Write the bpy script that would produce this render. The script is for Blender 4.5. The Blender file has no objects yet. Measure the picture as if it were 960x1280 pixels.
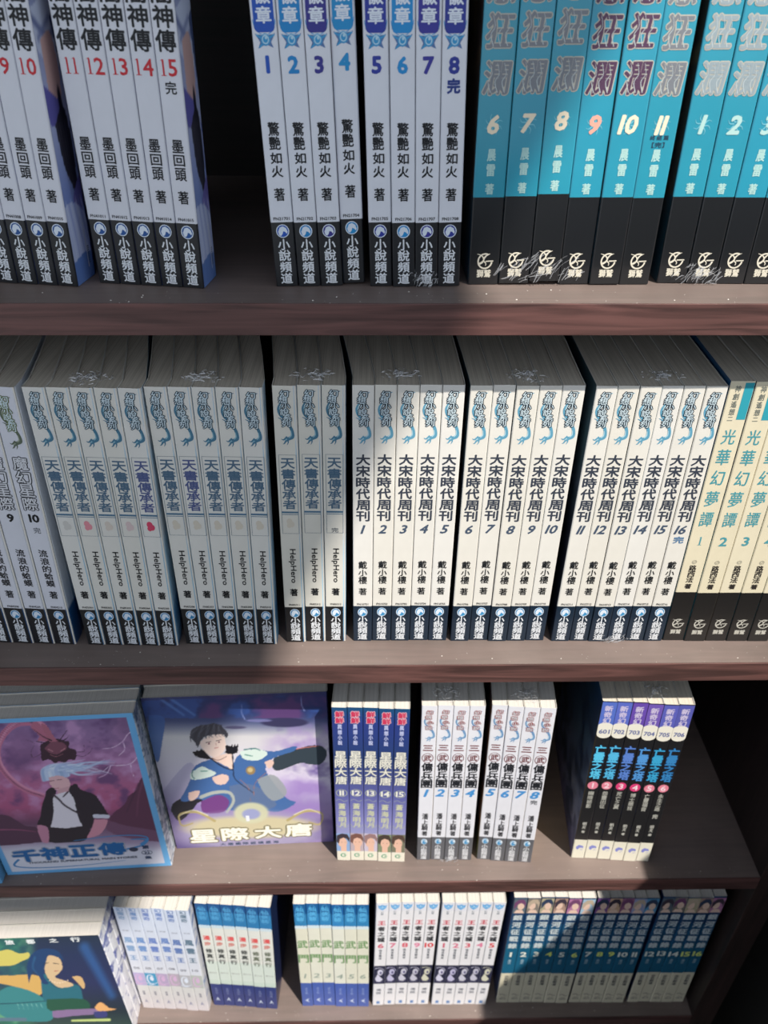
import bpy, math, random
import numpy as np
from mathutils import Matrix, Vector
random.seed(7)
SC = bpy.context.scene
COL = SC.collection
RAD = math.radians

# ------------------------------------------------------------------ camera, light, exposure
CAM_Z = 1.55
cam_d = bpy.data.cameras.new('camera')
cam = bpy.data.objects.new('camera', cam_d); COL.objects.link(cam)
r_ = Vector((0.99984641, -0.01617992, 0.00673551))
dn = Vector((-0.00376796, -0.57378258, -0.81899899))
fw = Vector((0.01711606, 0.81884782, -0.57375542))
m = Matrix(((r_.x, -dn.x, -fw.x, 0), (r_.y, -dn.y, -fw.y, -0.409), (r_.z, -dn.z, -fw.z, CAM_Z), (0, 0, 0, 1)))
cam.matrix_world = m
cam_d.sensor_fit = 'VERTICAL'; cam_d.sensor_height = 36.0; cam_d.lens = 36.0 * 1000 / 1280
cam_d.clip_start = 0.02
cam_d.dof.use_dof = True; cam_d.dof.focus_distance = 0.50; cam_d.dof.aperture_fstop = 11.0
SC.camera = cam

world = bpy.data.worlds.new('sky'); SC.world = world; world.use_nodes = True
wn = world.node_tree; wn.nodes.clear()
wo = wn.nodes.new('ShaderNodeOutputWorld'); wb = wn.nodes.new('ShaderNodeBackground')
wb.inputs['Color'].default_value = (0.80, 0.88, 1.0, 1); wb.inputs['Strength'].default_value = 0.98
wn.links.new(wb.outputs[0], wo.inputs[0])

sun_d = bpy.data.lights.new('sun', 'SUN'); sun_d.energy = 6.6; sun_d.angle = RAD(0.6); sun_d.color = (1.0, 0.93, 0.84)
sun = bpy.data.objects.new('sun', sun_d); COL.objects.link(sun)
SUN = Vector((-0.85, 1.0, -1.82)).normalized()
sun.rotation_euler = SUN.to_track_quat('-Z', 'Y').to_euler(); sun.location = (2, -3, 5)

vs = SC.view_settings
vs.view_transform = 'Standard'; vs.look = 'None'; vs.gamma = 1.0; vs.use_curve_mapping = False
vs.exposure = 0.08

# ------------------------------------------------------------------ materials
def lin(c):
    return tuple((v / 255 / 12.92 if v / 255 <= 0.04045 else ((v / 255 + 0.055) / 1.055) ** 2.4) for v in c)
MATS = {}
def new_mat(name, rough=0.5, coat=0.0, spec=0.5):
    mt = bpy.data.materials.new(name); mt.use_nodes = True
    b = mt.node_tree.nodes['Principled BSDF']
    b.inputs['Roughness'].default_value = rough
    b.inputs['Coat Weight'].default_value = coat; b.inputs['Coat Roughness'].default_value = 0.12
    b.inputs['Specular IOR Level'].default_value = spec
    return mt, mt.node_tree, b
def ink(rgb, rough=0.45):
    k = ('ink', rgb, rough)
    if k in MATS: return MATS[k]
    mt, nt, b = new_mat('ink_%d_%d_%d' % rgb, rough, 0.0, 0.35)
    n = nt.nodes.new('ShaderNodeTexNoise'); n.inputs['Scale'].default_value = 400
    mx = nt.nodes.new('ShaderNodeMix'); mx.data_type = 'RGBA'; mx.blend_type = 'MULTIPLY'
    mx.inputs[0].default_value = 0.12
    mx.inputs[6].default_value = (*lin(rgb), 1)
    nt.links.new(n.outputs['Fac'], mx.inputs[7]); nt.links.new(mx.outputs[2], b.inputs['Base Color'])
    MATS[k] = mt; return mt
def zramp(key, stops, hard=True, rough=0.38, coat=0.12, scale=0.22, mottle=None, tint=0.0):
    """printed card: colour runs with the height on the book (stops in mm), plus wear"""
    k = ('z', key)
    if k in MATS: return MATS[k]
    mt, nt, b = new_mat('card_' + key, rough, coat)
    tc = nt.nodes.new('ShaderNodeTexCoord'); sp = nt.nodes.new('ShaderNodeSeparateXYZ')
    nt.links.new(tc.outputs['Object'], sp.inputs[0])
    mu = nt.nodes.new('ShaderNodeMath'); mu.operation = 'DIVIDE'; mu.inputs[1].default_value = scale
    nt.links.new(sp.outputs['Z'], mu.inputs[0])
    rp = nt.nodes.new('ShaderNodeValToRGB'); rp.color_ramp.interpolation = 'CONSTANT' if hard else 'LINEAR'
    nt.links.new(mu.outputs[0], rp.inputs[0])
    els = rp.color_ramp.elements
    while len(els) > 1: els.remove(els[-1])
    for i, (z, c) in enumerate(stops):
        p = max(0.0, min(1.0, z / 1000 / scale))
        e = els[0] if i == 0 else els.new(p)
        e.position = p; e.color = (*lin(c), 1)
    out = rp.outputs[0]
    if mottle:
        sc, c2, lo, hi = mottle
        n = nt.nodes.new('ShaderNodeTexNoise'); n.inputs['Scale'].default_value = sc; n.inputs['Detail'].default_value = 4
        n.inputs['Distortion'].default_value = 0.8
        nt.links.new(tc.outputs['Object'], n.inputs['Vector'])
        mr = nt.nodes.new('ShaderNodeMapRange'); mr.inputs[1].default_value = lo; mr.inputs[2].default_value = hi
        nt.links.new(n.outputs['Fac'], mr.inputs[0])
        mx = nt.nodes.new('ShaderNodeMix'); mx.data_type = 'RGBA'
        nt.links.new(mr.outputs[0], mx.inputs[0]); nt.links.new(out, mx.inputs[6]); mx.inputs[7].default_value = (*lin(c2), 1)
        out = mx.outputs[2]
    # faint handling wear + copy-to-copy yellowing
    n2 = nt.nodes.new('ShaderNodeTexNoise'); n2.inputs['Scale'].default_value = 60; n2.inputs['Detail'].default_value = 5
    nt.links.new(tc.outputs['Object'], n2.inputs['Vector'])
    mr2 = nt.nodes.new('ShaderNodeMapRange'); mr2.inputs[1].default_value = 0.3; mr2.inputs[2].default_value = 0.7
    mr2.inputs[3].default_value = 0.93; mr2.inputs[4].default_value = 1.0
    nt.links.new(n2.outputs['Fac'], mr2.inputs[0])
    mx2 = nt.nodes.new('ShaderNodeMix'); mx2.data_type = 'RGBA'; mx2.blend_type = 'MULTIPLY'; mx2.inputs[0].default_value = 1
    nt.links.new(out, mx2.inputs[6]); nt.links.new(mr2.outputs[0], mx2.inputs[7]); out = mx2.outputs[2]
    if tint:
        oi = nt.nodes.new('ShaderNodeObjectInfo')
        mm = nt.nodes.new('ShaderNodeMath'); mm.operation = 'MULTIPLY'; mm.inputs[1].default_value = tint
        nt.links.new(oi.outputs['Random'], mm.inputs[0])
        mx3 = nt.nodes.new('ShaderNodeMix'); mx3.data_type = 'RGBA'; mx3.blend_type = 'MULTIPLY'
        nt.links.new(mm.outputs[0], mx3.inputs[0]); nt.links.new(out, mx3.inputs[6])
        mx3.inputs[7].default_value = (0.90, 0.84, 0.66, 1); out = mx3.outputs[2]
    nt.links.new(out, b.inputs['Base Color'])
    MATS[k] = mt; return mt
def page_mat(name, rgb, rgb2):
    k = ('page', name)
    if k in MATS: return MATS[k]
    mt, nt, b = new_mat('paper_' + name, 0.85, 0.0, 0.2)
    tc = nt.nodes.new('ShaderNodeTexCoord'); mp = nt.nodes.new('ShaderNodeMapping')
    mp.inputs['Scale'].default_value = (1500, 10, 10)
    nt.links.new(tc.outputs['Object'], mp.inputs[0])
    n = nt.nodes.new('ShaderNodeTexNoise'); n.inputs['Scale'].default_value = 1; n.inputs['Detail'].default_value = 2
    nt.links.new(mp.outputs[0], n.inputs['Vector'])
    rp = nt.nodes.new('ShaderNodeValToRGB')
    rp.color_ramp.elements[0].position = 0.3; rp.color_ramp.elements[0].color = (*lin(rgb2), 1)
    rp.color_ramp.elements[1].position = 0.62; rp.color_ramp.elements[1].color = (*lin(rgb), 1)
    nt.links.new(n.outputs['Fac'], rp.inputs[0])
    nt.links.new(rp.outputs[0], b.inputs['Base Color'])
    bp = nt.nodes.new('ShaderNodeBump'); bp.inputs['Strength'].default_value = 0.25; bp.inputs['Distance'].default_value = 0.0003
    nt.links.new(n.outputs['Fac'], bp.inputs['Height']); nt.links.new(bp.outputs[0], b.inputs['Normal'])
    MATS[k] = mt; return mt
def wood_mat(name, dark, light, dusty=0.0, rough=0.5, scale=(5, 90, 90)):
    mt, nt, b = new_mat(name, rough, 0.0, 0.4)
    tc = nt.nodes.new('ShaderNodeTexCoord'); mp = nt.nodes.new('ShaderNodeMapping'); mp.inputs['Scale'].default_value = scale
    nt.links.new(tc.outputs['Object'], mp.inputs[0])
    n = nt.nodes.new('ShaderNodeTexNoise'); n.inputs['Scale'].default_value = 1.6; n.inputs['Detail'].default_value = 8; n.inputs['Distortion'].default_value = 1.4
    nt.links.new(mp.outputs[0], n.inputs['Vector'])
    rp = nt.nodes.new('ShaderNodeValToRGB')
    rp.color_ramp.elements[0].position = 0.36; rp.color_ramp.elements[0].color = (*lin(dark), 1)
    rp.color_ramp.elements[1].position = 0.66; rp.color_ramp.elements[1].color = (*lin(light), 1)
    nt.links.new(n.outputs['Fac'], rp.inputs[0]); out = rp.outputs[0]
    if dusty:
        n2 = nt.nodes.new('ShaderNodeTexNoise'); n2.inputs['Scale'].default_value = 14; n2.inputs['Detail'].default_value = 6
        nt.links.new(tc.outputs['Object'], n2.inputs['Vector'])
        mr = nt.nodes.new('ShaderNodeMapRange'); mr.inputs[1].default_value = 0.25; mr.inputs[2].default_value = 0.75
        mr.inputs[3].default_value = dusty * 0.6; mr.inputs[4].default_value = dusty
        nt.links.new(n2.outputs['Fac'], mr.inputs[0])
        mx = nt.nodes.new('ShaderNodeMix'); mx.data_type = 'RGBA'
        nt.links.new(mr.outputs[0], mx.inputs[0]); nt.links.new(out, mx.inputs[6]); mx.inputs[7].default_value = (*lin((172, 156, 148)), 1)
        out = mx.outputs[2]
    nt.links.new(out, b.inputs['Base Color'])
    bp = nt.nodes.new('ShaderNodeBump'); bp.inputs['Strength'].default_value = 0.3; bp.inputs['Distance'].default_value = 0.0004
    nt.links.new(n.outputs['Fac'], bp.inputs['Height']); nt.links.new(bp.outputs[0], b.inputs['Normal'])
    return mt
def vcol_mat(name):
    k = ('v', name)
    if k in MATS: return MATS[k]
    mt, nt, b = new_mat(name, 0.35, 0.2)
    a = nt.nodes.new('ShaderNodeVertexColor'); a.layer_name = 'Col'
    nt.links.new(a.outputs[0], b.inputs['Base Color'])
    MATS[k] = mt; return mt
def film_mat():
    k = 'film'
    if k in MATS: return MATS[k]
    mt = bpy.data.materials.new('clear_film'); mt.use_nodes = True
    nt = mt.node_tree; nt.nodes.clear()
    o = nt.nodes.new('ShaderNodeOutputMaterial'); t = nt.nodes.new('ShaderNodeBsdfTransparent')
    g = nt.nodes.new('ShaderNodeBsdfGlossy'); g.inputs['Roughness'].default_value = 0.16
    d = nt.nodes.new('ShaderNodeBsdfDiffuse'); d.inputs['Color'].default_value = (0.9, 0.92, 0.95, 1)
    lw = nt.nodes.new('ShaderNodeLayerWeight'); lw.inputs[0].default_value = 0.35
    mr = nt.nodes.new('ShaderNodeMapRange'); mr.inputs[3].default_value = 0.30; mr.inputs[4].default_value = 0.8
    nt.links.new(lw.outputs['Facing'], mr.inputs[0])
    md = nt.nodes.new('ShaderNodeMixShader'); md.inputs[0].default_value = 0.55
    nt.links.new(g.outputs[0], md.inputs[1]); nt.links.new(d.outputs[0], md.inputs[2])
    mx = nt.nodes.new('ShaderNodeMixShader')
    nt.links.new(mr.outputs[0], mx.inputs[0]); nt.links.new(t.outputs[0], mx.inputs[1]); nt.links.new(md.outputs[0], mx.inputs[2])
    nt.links.new(mx.outputs[0], o.inputs[0])
    MATS[k] = mt; return mt

# ------------------------------------------------------------------ objects
def link(name, me, parent=None, loc=None):
    o = bpy.data.objects.new(name, me); COL.objects.link(o)
    if parent is not None: o.parent = parent
    if loc: o.location = loc
    return o
def mesh(name, vs_, fs, mats, mi=None):
    me = bpy.data.meshes.new(name); me.from_pydata(vs_, [], fs)
    for q in mats: me.materials.append(q)
    if mi is not None: me.polygons.foreach_set('material_index', mi)
    me.update(); return me
def thing(name, loc, rot, label, cat, group=None):
    o = bpy.data.objects.new(name, None); o.empty_display_size = 0.02; COL.objects.link(o)
    o.location = loc; o.rotation_euler = rot
    o['label'] = label; o['category'] = cat
    if group: o['group'] = group
    return o
def box_mesh(name, x0, x1, y0, y1, z0, z1, mats, mi=None, bev=0.0):
    v = [(x, y, z) for z in (z0, z1) for y in (y0, y1) for x in (x0, x1)]
    f = [(0, 2, 3, 1), (4, 5, 7, 6), (0, 1, 5, 4), (2, 6, 7, 3), (0, 4, 6, 2), (1, 3, 7, 5)]  # bottom top front back left right
    me = mesh(name, v, f, mats, mi)
    if bev:
        import bmesh
        bm = bmesh.new(); bm.from_mesh(me)
        bmesh.ops.bevel(bm, geom=bm.edges[:], offset=bev, segments=2, affect='EDGES', profile=0.5)
        bm.to_mesh(me); bm.free()
    return me

# ------------------------------------------------------------------ lettering
GL = {}
def glyph(s):
    if s not in GL:
        c = bpy.data.curves.new('g', 'FONT'); c.body = s; c.size = 1; c.resolution_u = 2
        o = bpy.data.objects.new('g', c); me = o.to_mesh()
        v = np.array([q.co[:2] for q in me.vertices], float).reshape(-1, 2)
        f = [tuple(p.vertices) for p in me.polygons]
        o.to_mesh_clear(); bpy.data.objects.remove(o); bpy.data.curves.remove(c)
        lo, hi = v.min(0), v.max(0)
        GL[s] = ((v - (lo + hi) / 2), f, hi - lo)
    return GL[s]
class Print:
    """flat print built in millimetres round the spine's centre line (x) and height (z)"""
    def __init__(self): self.v = []; self.f = []; self.k = 0
    def add(self, v, f):
        n = len(self.v); self.v += [(p[0], p[1], self.k) for p in v]; self.k = (self.k + 1) % 17; self.f += [tuple(i + n for i in q) for q in f]
    def t(self, s, z, w, h, bold=0.0, x=0.0, shear=0.0, rot=0.0, fit=True, n=8):
        v, f, sz = glyph(s)
        sy = h / sz[1] if not rot else h / sz[1]
        sx = w / sz[0] if fit else min(w / sz[0], sy * 1.12)
        p = v * (sx, sy)
        p = p.copy(); p[:, 0] += p[:, 1] * shear
        if rot:
            c, s_ = math.cos(rot), math.sin(rot); p = np.stack([p[:, 0] * c - p[:, 1] * s_, p[:, 0] * s_ + p[:, 1] * c], 1)
        offs = [(0, 0)] if not bold else [(bold * math.cos(a), bold * math.sin(a)) for a in [i * 2 * math.pi / n for i in range(n)]]
        for ox, oz in offs: self.add(p + (x + ox, z + oz), f)
        return self
    def rect(self, x0, x1, z0, z1):
        self.add([(x0, z0), (x1, z0), (x1, z1), (x0, z1)], [(0, 1, 2, 3)]); return self
    def frame(self, x0, x1, z0, z1, w):
        self.rect(x0, x1, z0, z0 + w); self.rect(x0, x1, z1 - w, z1); self.rect(x0, x0 + w, z0, z1); self.rect(x1 - w, x1, z0, z1); return self
    def disc(self, x, z, rx, rz, n=20, a0=0, a1=2 * math.pi):
        self.add([(x + rx * math.cos(a0 + (a1 - a0) * i / n), z + rz * math.sin(a0 + (a1 - a0) * i / n)) for i in range(n)], [tuple(range(n))]); return self
    def ring(self, x, z, rx, rz, w, n=24, a0=0, a1=2 * math.pi):
        v = []
        for i in range(n + 1):
            a = a0 + (a1 - a0) * i / n
            v += [(x + rx * math.cos(a), z + rz * math.sin(a)), (x + (rx - w) * math.cos(a), z + (rz - w) * math.sin(a))]
        self.add(v, [(2 * i, 2 * i + 2, 2 * i + 3, 2 * i + 1) for i in range(n)]); return self
    def poly(self, pts): self.add(pts, [tuple(range(len(pts)))]); return self
    def stroke(self, pts, w0, w1):
        P = [Vector(p) for p in spline(pts)]; n = len(P); v = []
        for i, p in enumerate(P):
            d = (P[min(i + 1, n - 1)] - P[max(i - 1, 0)]).normalized(); k = i / (n - 1)
            w = w0 + (w1 - w0) * k; nn = Vector((-d.y, d.x)) * w / 2
            v += [tuple(p + nn), tuple(p - nn)]
        self.add(v, [(2 * i, 2 * i + 2, 2 * i + 3, 2 * i + 1) for i in range(n - 1)]); return self
    def mesh(self, name, mat, layer=0):
        y = -0.00010 - 0.00006 * layer
        v = [(a / 1000, y - k * 3e-6, b / 1000) for a, b, k in self.v]
        f = []
        for q in self.f:   # face the reader (-Y)
            a = sum(self.v[q[i]][0] * self.v[q[(i + 1) % len(q)]][1] - self.v[q[(i + 1) % len(q)]][0] * self.v[q[i]][1] for i in range(len(q)))
            f.append(q if a > 0 else q[::-1])
        return mesh(name, v, f, [mat])
def spline(pts, n=5):
    out = []; P = [np.array(p, float) for p in pts]
    for i in range(len(P) - 1):
        a = P[max(i - 1, 0)]; b = P[i]; c = P[i + 1]; d = P[min(i + 2, len(P) - 1)]
        for k in range(n):
            t = k / n
            out.append(tuple(0.5 * (2 * b + (c - a) * t + (2 * a - 5 * b + 4 * c - d) * t * t + (3 * b - a - 3 * c + d) * t ** 3)))
    out.append(tuple(P[-1])); return out

BLACK = (22, 24, 28); WHITE = (235, 236, 238)
PM = {}
def pm(key, name, fn, mat, layer=0):
    """one shared mesh per distinct print"""
    if key not in PM:
        p = Print(); fn(p); PM[key] = p.mesh(name, mat, layer)
    return (name, PM[key])

def column(p, items, bold):
    for s, z, w, h in items: p.t(s, z, w, h, bold)

# the horse-head roundel and publisher's name on the black foot
def channel_foot(big, blue, zs, zr, w, h, rz):
    out = []
    k = ('foot', tuple(zs), blue)
    def disc(p): p.disc(0, zr, 3.5, rz)
    def white(p):
        p.ring(0, zr, 3.5, rz, 0.45)
        p.poly([(-1.9, zr - rz * .62), (-2.5, zr - rz * .1), (-1.5, zr + rz * .55), (0.2, zr + rz * .72), (1.9, zr + rz * .42), (2.6, zr - rz * .1), (2.2, zr - rz * .42), (1.3, zr - rz * .12), (0.3, zr - rz * .02), (-0.2, zr - rz * .42), (-1.0, zr - rz * .7)])
    out.append(pm(k + ('d',), 'publisher_mark', disc, ink(blue), 0))
    out.append(pm(k[:2] + ('w', zr), 'publisher_mark_lines', white, ink((215, 225, 235)), 1))
    def nm(p):
        for s, z in zip('小說頻道', zs): p.t(s, z, w, h, 0.13)
    out.append(pm(k[:2] + ('n',), 'publisher_name', nm, ink((222, 226, 230)), 0))
    return out
FOOT1 = ((22.7, 16.9, 10.6, 4.4), 29.8, 6.2, 5.7, 3.5)
FOOT2 = ((21.6, 16.2, 10.3, 4.4), 28.6, 6.8, 5.6, 4.1)
def foot1(blue): return channel_foot(1, blue, *FOOT1)
def foot2(blue=(50, 130, 180)): return channel_foot(2, blue, *FOOT2)
# the beast-and-disc mark on the black feet of the turquoise and teal books
def griffin(zr, zt, col, r=4.2):
    def fn(p):
        p.ring(0.3, zr, r, r * 1.05, r * .2, 24, RAD(62), RAD(352))
        p.stroke([(r * .15, zr - r * .02), (r * 1.15, zr + r * .02)], r * .16, r * .16)
        p.stroke([(-r * 1.0, zr + r * .95), (-r * .45, zr + r * .75), (-r * .1, zr + r * .3), (-r * .25, zr - r * .1), (-r * .65, zr - r * .35)], r * .06, r * .3)
        p.stroke([(-r * .1, zr + r * .35), (r * .25, zr + r * .75), (r * .7, zr + r * .95)], r * .26, r * .05)
        p.stroke([(-r * .2, zr + r * .1), (r * .2, zr - r * .3), (r * .15, zr - r * .6)], r * .16, r * .08)
    def nm(p): p.t('獅', zt, 3.6, 4.2, 0.12, -2.0); p.t('鷲', zt, 3.6, 4.2, 0.12, 2.0)
    return [pm(('gr', zr, col), 'publisher_mark', fn, ink(col), 0), pm(('grn', zt, col), 'publisher_name', nm, ink(col), 0)]
# the crowded vertical series emblem: six characters with a long blue dragon behind
def dragon_emblem(zt, zb, c1, c2, c3, w=1.0, chars='幻想小說系列', xo=0.0):
    H = zt - zb
    def dr(p):
        f = lambda a, b: (xo + a * w, zt - H * b)
        p.stroke([f(1.5, .20), f(-2.6, .24), f(-4.2, .34), f(-3.2, .45), f(-0.5, .53), f(1.8, .62), f(3.6, .74), f(3.8, .86), f(1.2, .90), f(-0.8, .93)], .8, 2.6)
        p.stroke([f(-4.6, .50), f(-2.6, .53), f(-0.6, .60)], .2, 1.4)
        p.stroke([f(3.9, .55), f(2.2, .58), f(0.8, .66)], .2, 1.2)
        p.stroke([f(0.6, .86), f(-1.8, .92), f(-3.2, .90)], 1.6, .2)
        p.stroke([f(0.0, .92), f(-1.4, .99), f(-2.4, 1.0)], 1.4, .2)
        p.stroke([f(0.8, .91), f(1.0, .97), f(0.2, 1.02)], 1.2, .2)
        p.stroke([f(3.9, .02), f(2.6, .035), f(1.2, .08)], .3, 1.0)
    def eye(p):
        f = lambda a, b: (xo + a * w, zt - H * b)
        p.stroke([f(-2.2, .27), f(-3.3, .34), f(-2.6, .43)], .4, 1.0)
        p.stroke([f(2.9, .74), f(3.1, .83), f(1.6, .87)], .4, 1.0)
        p.stroke([f(0.3, .90), f(-0.9, .93)], .9, .5)
    def tx(p, b):
        for i, s in enumerate(chars):
            n = len(chars); z = zt - H * (0.06 + i * 0.66 / n); x = xo + w * (-1.2 + 0.32 * i + (1.0 if i % 2 == 0 else -0.2))
            p.t(s, z, 5.2 * w, H * 0.118, b, x)
    k = ('em', zt, c1, c2, w, chars, xo)
    return [pm(k + (1,), 'series_emblem', dr, ink(c1), 0), pm(k + (2,), 'series_emblem_highlight', eye, ink(c2), 1),
            pm(k + (3,), 'series_name_outline', lambda p: tx(p, 0.58), ink(c3), 2), pm(k + (4,), 'series_name', lambda p: tx(p, 0.05), ink((205, 222, 228)), 3)]
def number(k, s, z, w, h, col, bold=0.3, shear=0.0, serif=False, layer=0, one=None):
    def fn(p):
        gs = [glyph(c) for c in s]; ws = [g[2][0] / g[2][1] * h * 1.08 for g in gs]
        if serif: ws = [x if c != '1' else h * .40 for x, c in zip(ws, s)]
        gap = h * .15 + bold; tot = sum(ws) + gap * (len(s) - 1); q = min(1, w / tot); x = -tot * q / 2
        for c, cw in zip(s, ws):
            xc = x + cw * q / 2
            if serif and c == '1':
                p.rect(xc - h * .065, xc + h * .065, z - h * .46, z + h * .46); p.rect(xc - h * .19, xc + h * .19, z - h * .5, z - h * .45)
                p.poly([(xc - h * .2, z + h * .40), (xc, z + h * .44), (xc + h * .06, z + h * .5), (xc - h * .04, z + h * .5)])
            else: p.t(c, z, cw * q, h, bold, xc, shear)
            x += (cw + gap) * q
    return pm(('num', k, s, col), 'volume_number', fn, ink(col), layer)
def code(s, z=36.2, w=8.6, h=1.5): return pm(('code', s), 'catalogue_code', lambda p: p.t(s, z, w, h, 0.05), ink(BLACK), 0)
def word(k, name, items, col, bold, layer=0): return pm((k, name, col), name, lambda p: column(p, items, bold), ink(col), layer)

# ------------------------------------------------------------------ the series
PAGE = page_mat('cream', (206, 198, 184), (176, 168, 154)); PAGEW = page_mat('white', (204, 200, 194), (182, 178, 172))
def st_red(v, i):
    pr = [word('ab', 'title', [('闇', 136.3, 9.6, 8.0), ('神', 127, 9.8, 8.6), ('傳', 117.3, 9.9, 8.8)], BLACK, 0.24),
          number('ab', str(v), 106.3, 9.3, 7.0, (196, 42, 52), 0.16, serif=True),
          word('ab', 'author_name', [('墨', 71.8, 5.9, 5.9), ('回', 65.2, 5.9, 5.2), ('頭', 58.6, 5.9, 6.2), ('著', 47.3, 5.6, 6.3)], BLACK, 0.13),
          code('FN410%02d' % v)] + foot1((38, 84, 148))
    if v == 15: pr.append(word('ab', 'final_mark', [('完', 97.8, 5.6, 5.5)], BLACK, 0.12))
    return pr
CCOL = {1: (34, 84, 178), 2: (30, 132, 196), 3: (54, 52, 136), 4: (34, 142, 200), 5: (44, 58, 152), 6: (34, 140, 204), 7: (58, 56, 148), 8: (46, 58, 146)}
def st_blue(v, i):
    c = CCOL[v]
    def tag(p):
        p.rect(-4.9, 4.9, 122.8, 175); p.poly([(-4.9, 122.8), (-4.2, 121.4), (-3.2, 120.8), (3.2, 120.8), (4.2, 121.4), (4.9, 122.8)])
    def orb(p):
        p.poly([(-4.8, 120.4), (0, 119.3), (4.8, 120.4), (2.6, 116.8), (3.6, 114.4), (0.8, 115.6), (0, 115.2), (-.8, 115.6), (-3.8, 114.2), (-2.6, 116.8)])
    def orb2(p):
        p.disc(0, 117.9, 2.3, 2.6); p.stroke([(-4.4, 119.8), (-2, 118.6)], .5, .9); p.stroke([(4.4, 119.8), (2, 118.6)], .5, .9); p.stroke([(-3.2, 114.6), (-1.6, 116)], .6, .9)
    def orb3(p): p.ring(0, 117.9, 1.7, 1.9, .5); p.stroke([(-4.2, 120.0), (4.2, 120.0)], .25, .25); p.disc(.3, 118.6, .6, .7, 8)
    pr = [pm(('ctag', c), 'series_tag', tag, ink(c), 0),
          pm('cout', 'series_tag_outline', lambda p: p.ring(0, 126, 5.4, 6.4, .35, 24, RAD(180), RAD(360)), ink((70, 150, 210)), 0),
          word('c', 'title', [('紋', 143, 7.2, 6), ('徽', 135.4, 7.2, 6.4), ('章', 127.8, 7.0, 6.6)], (225, 232, 240), 0.16, 1),
          pm('orb1', 'series_emblem', orb, ink((88, 120, 168)), 0), pm('orb2', 'series_emblem_gem', orb2, ink((56, 152, 204)), 1), pm('orb3', 'series_emblem_lines', orb3, ink((180, 214, 230)), 2),
          number('c', str(v), 107.6, 8.4, 6.8, c, 0.42),
          word('c', 'author_name', [('驚', 79.5, 5.6, 6.1), ('艷', 73.0, 5.6, 6.0), ('如', 66, 5.6, 5.2), ('火', 59.6, 5.6, 5.4), ('著', 48.4, 5.3, 6.2)], BLACK, 0.14),
          code('FN2170%d' % v)] + foot1(c)
    if v == 8: pr.append(word('c', 'final_mark', [('完', 98.8, 6, 6.2)], (40, 60, 130), 0.3))
    return pr
def st_turq(v, i):
    dark = v in (9, 10)
    fill = (88, 62, 86) if dark else (124, 128, 134) if v > 5 else (150, 164, 170)
    its = [('怒', 139.5, 12.4, 13.2), ('狂', 121.8, 12.2, 14.2), ('瀾', 102, 12.2, 14.2)]
    def t1(p, b):
        for s, z, w, h in its: p.t(s, z, w, h, b, 0, 0.10)
    def cr(p):
        for s, z, w, h in its:
            for q in range(3):
                a = -w * .3 + q * w * .28
                p.stroke([(a, z + h * .45), (a + 1.2, z + h * .12), (a - .6, z - h * .12), (a + .9, z - h * .45)], .15, .4)
    def sp(p):
        for q in range(8):
            a = q * math.pi / 4 + .3; p.stroke([(0.9 * math.cos(a), 81.3 + 1.2 * math.sin(a)), (3.1 * math.cos(a + .3), 81.3 + 3.4 * math.sin(a + .3)), (4.6 * math.cos(a), 81.3 + 5.0 * math.sin(a))], .7, .12)
    numc = (250, 170, 150) if v == 9 else (238, 224, 196) if v > 5 else (178, 214, 208)
    pr = [pm('tq1', 'title_outline', lambda p: t1(p, 0.8), ink((186, 182, 168)), 0), pm(('tq2', fill), 'title', lambda p: t1(p, 0.3), ink(fill, 0.3), 1),
          pm('tq3', 'title_cracks', cr, ink((190, 200, 200)), 2),
          pm('tq4', 'number_spatter', sp, ink((120, 190, 204)), 0),
          number('d', str(v), 81.3, 9.5, 8.2, numc, 0.42, 0.18, layer=1),
          word('d', 'author_name', [('晨', 67.1, 4.2, 5.6), ('雷', 59.8, 4.2, 5.6), ('著', 50.6, 4.2, 5.2)], (176, 214, 208), 0.14)] + griffin(12.8, 6.0, (214, 208, 190))
    if v == 11: pr.append(pm('tq5', 'final_mark', lambda p: (p.t('終', 75.6, 2.6, 2.2, .05, -3.4), p.t('結', 75.6, 2.6, 2.2, .05, 0), p.t('篇', 75.6, 2.6, 2.2, .05, 3.4), p.t('【完】', 72.2, 6.4, 2.6, .06)), ink((40, 70, 90)), 0))
    return pr
def st_star(v, i):
    t = [('魔', 156.8, 9.2, 9.6), ('幻', 146.6, 9.2, 9.0), ('星', 136.6, 9.2, 9.6), ('際', 125.9, 9.2, 9.8)]
    pr = dragon_emblem(204, 168, (92, 104, 88), (150, 160, 140), (96, 108, 62))
    pr += [word('f', 'title_outline', t, (38, 40, 46), 0.75), word('f', 'title', t, (206, 208, 212), 0.16, 1),
           number('f', str(v), 114.4, 9, 6, BLACK, 0.34),
           word('f', 'author_name', [('流', 85.1, 5.8, 6.1), ('浪', 78.2, 5.8, 6.1), ('的', 71.5, 5.8, 5.8), ('蛤', 65, 5.8, 5.9), ('蟆', 58.4, 5.8, 6.1), ('著', 47.8, 5.6, 6.6)], BLACK, 0.13),
           code('FN042%02d' % v, 36.2, 8, 1.7)] + foot2()
    if v == 10: pr.append(word('f', 'final_mark', [('完', 104.5, 4.6, 4.8)], (70, 74, 80), 0.05))
    return pr
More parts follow.
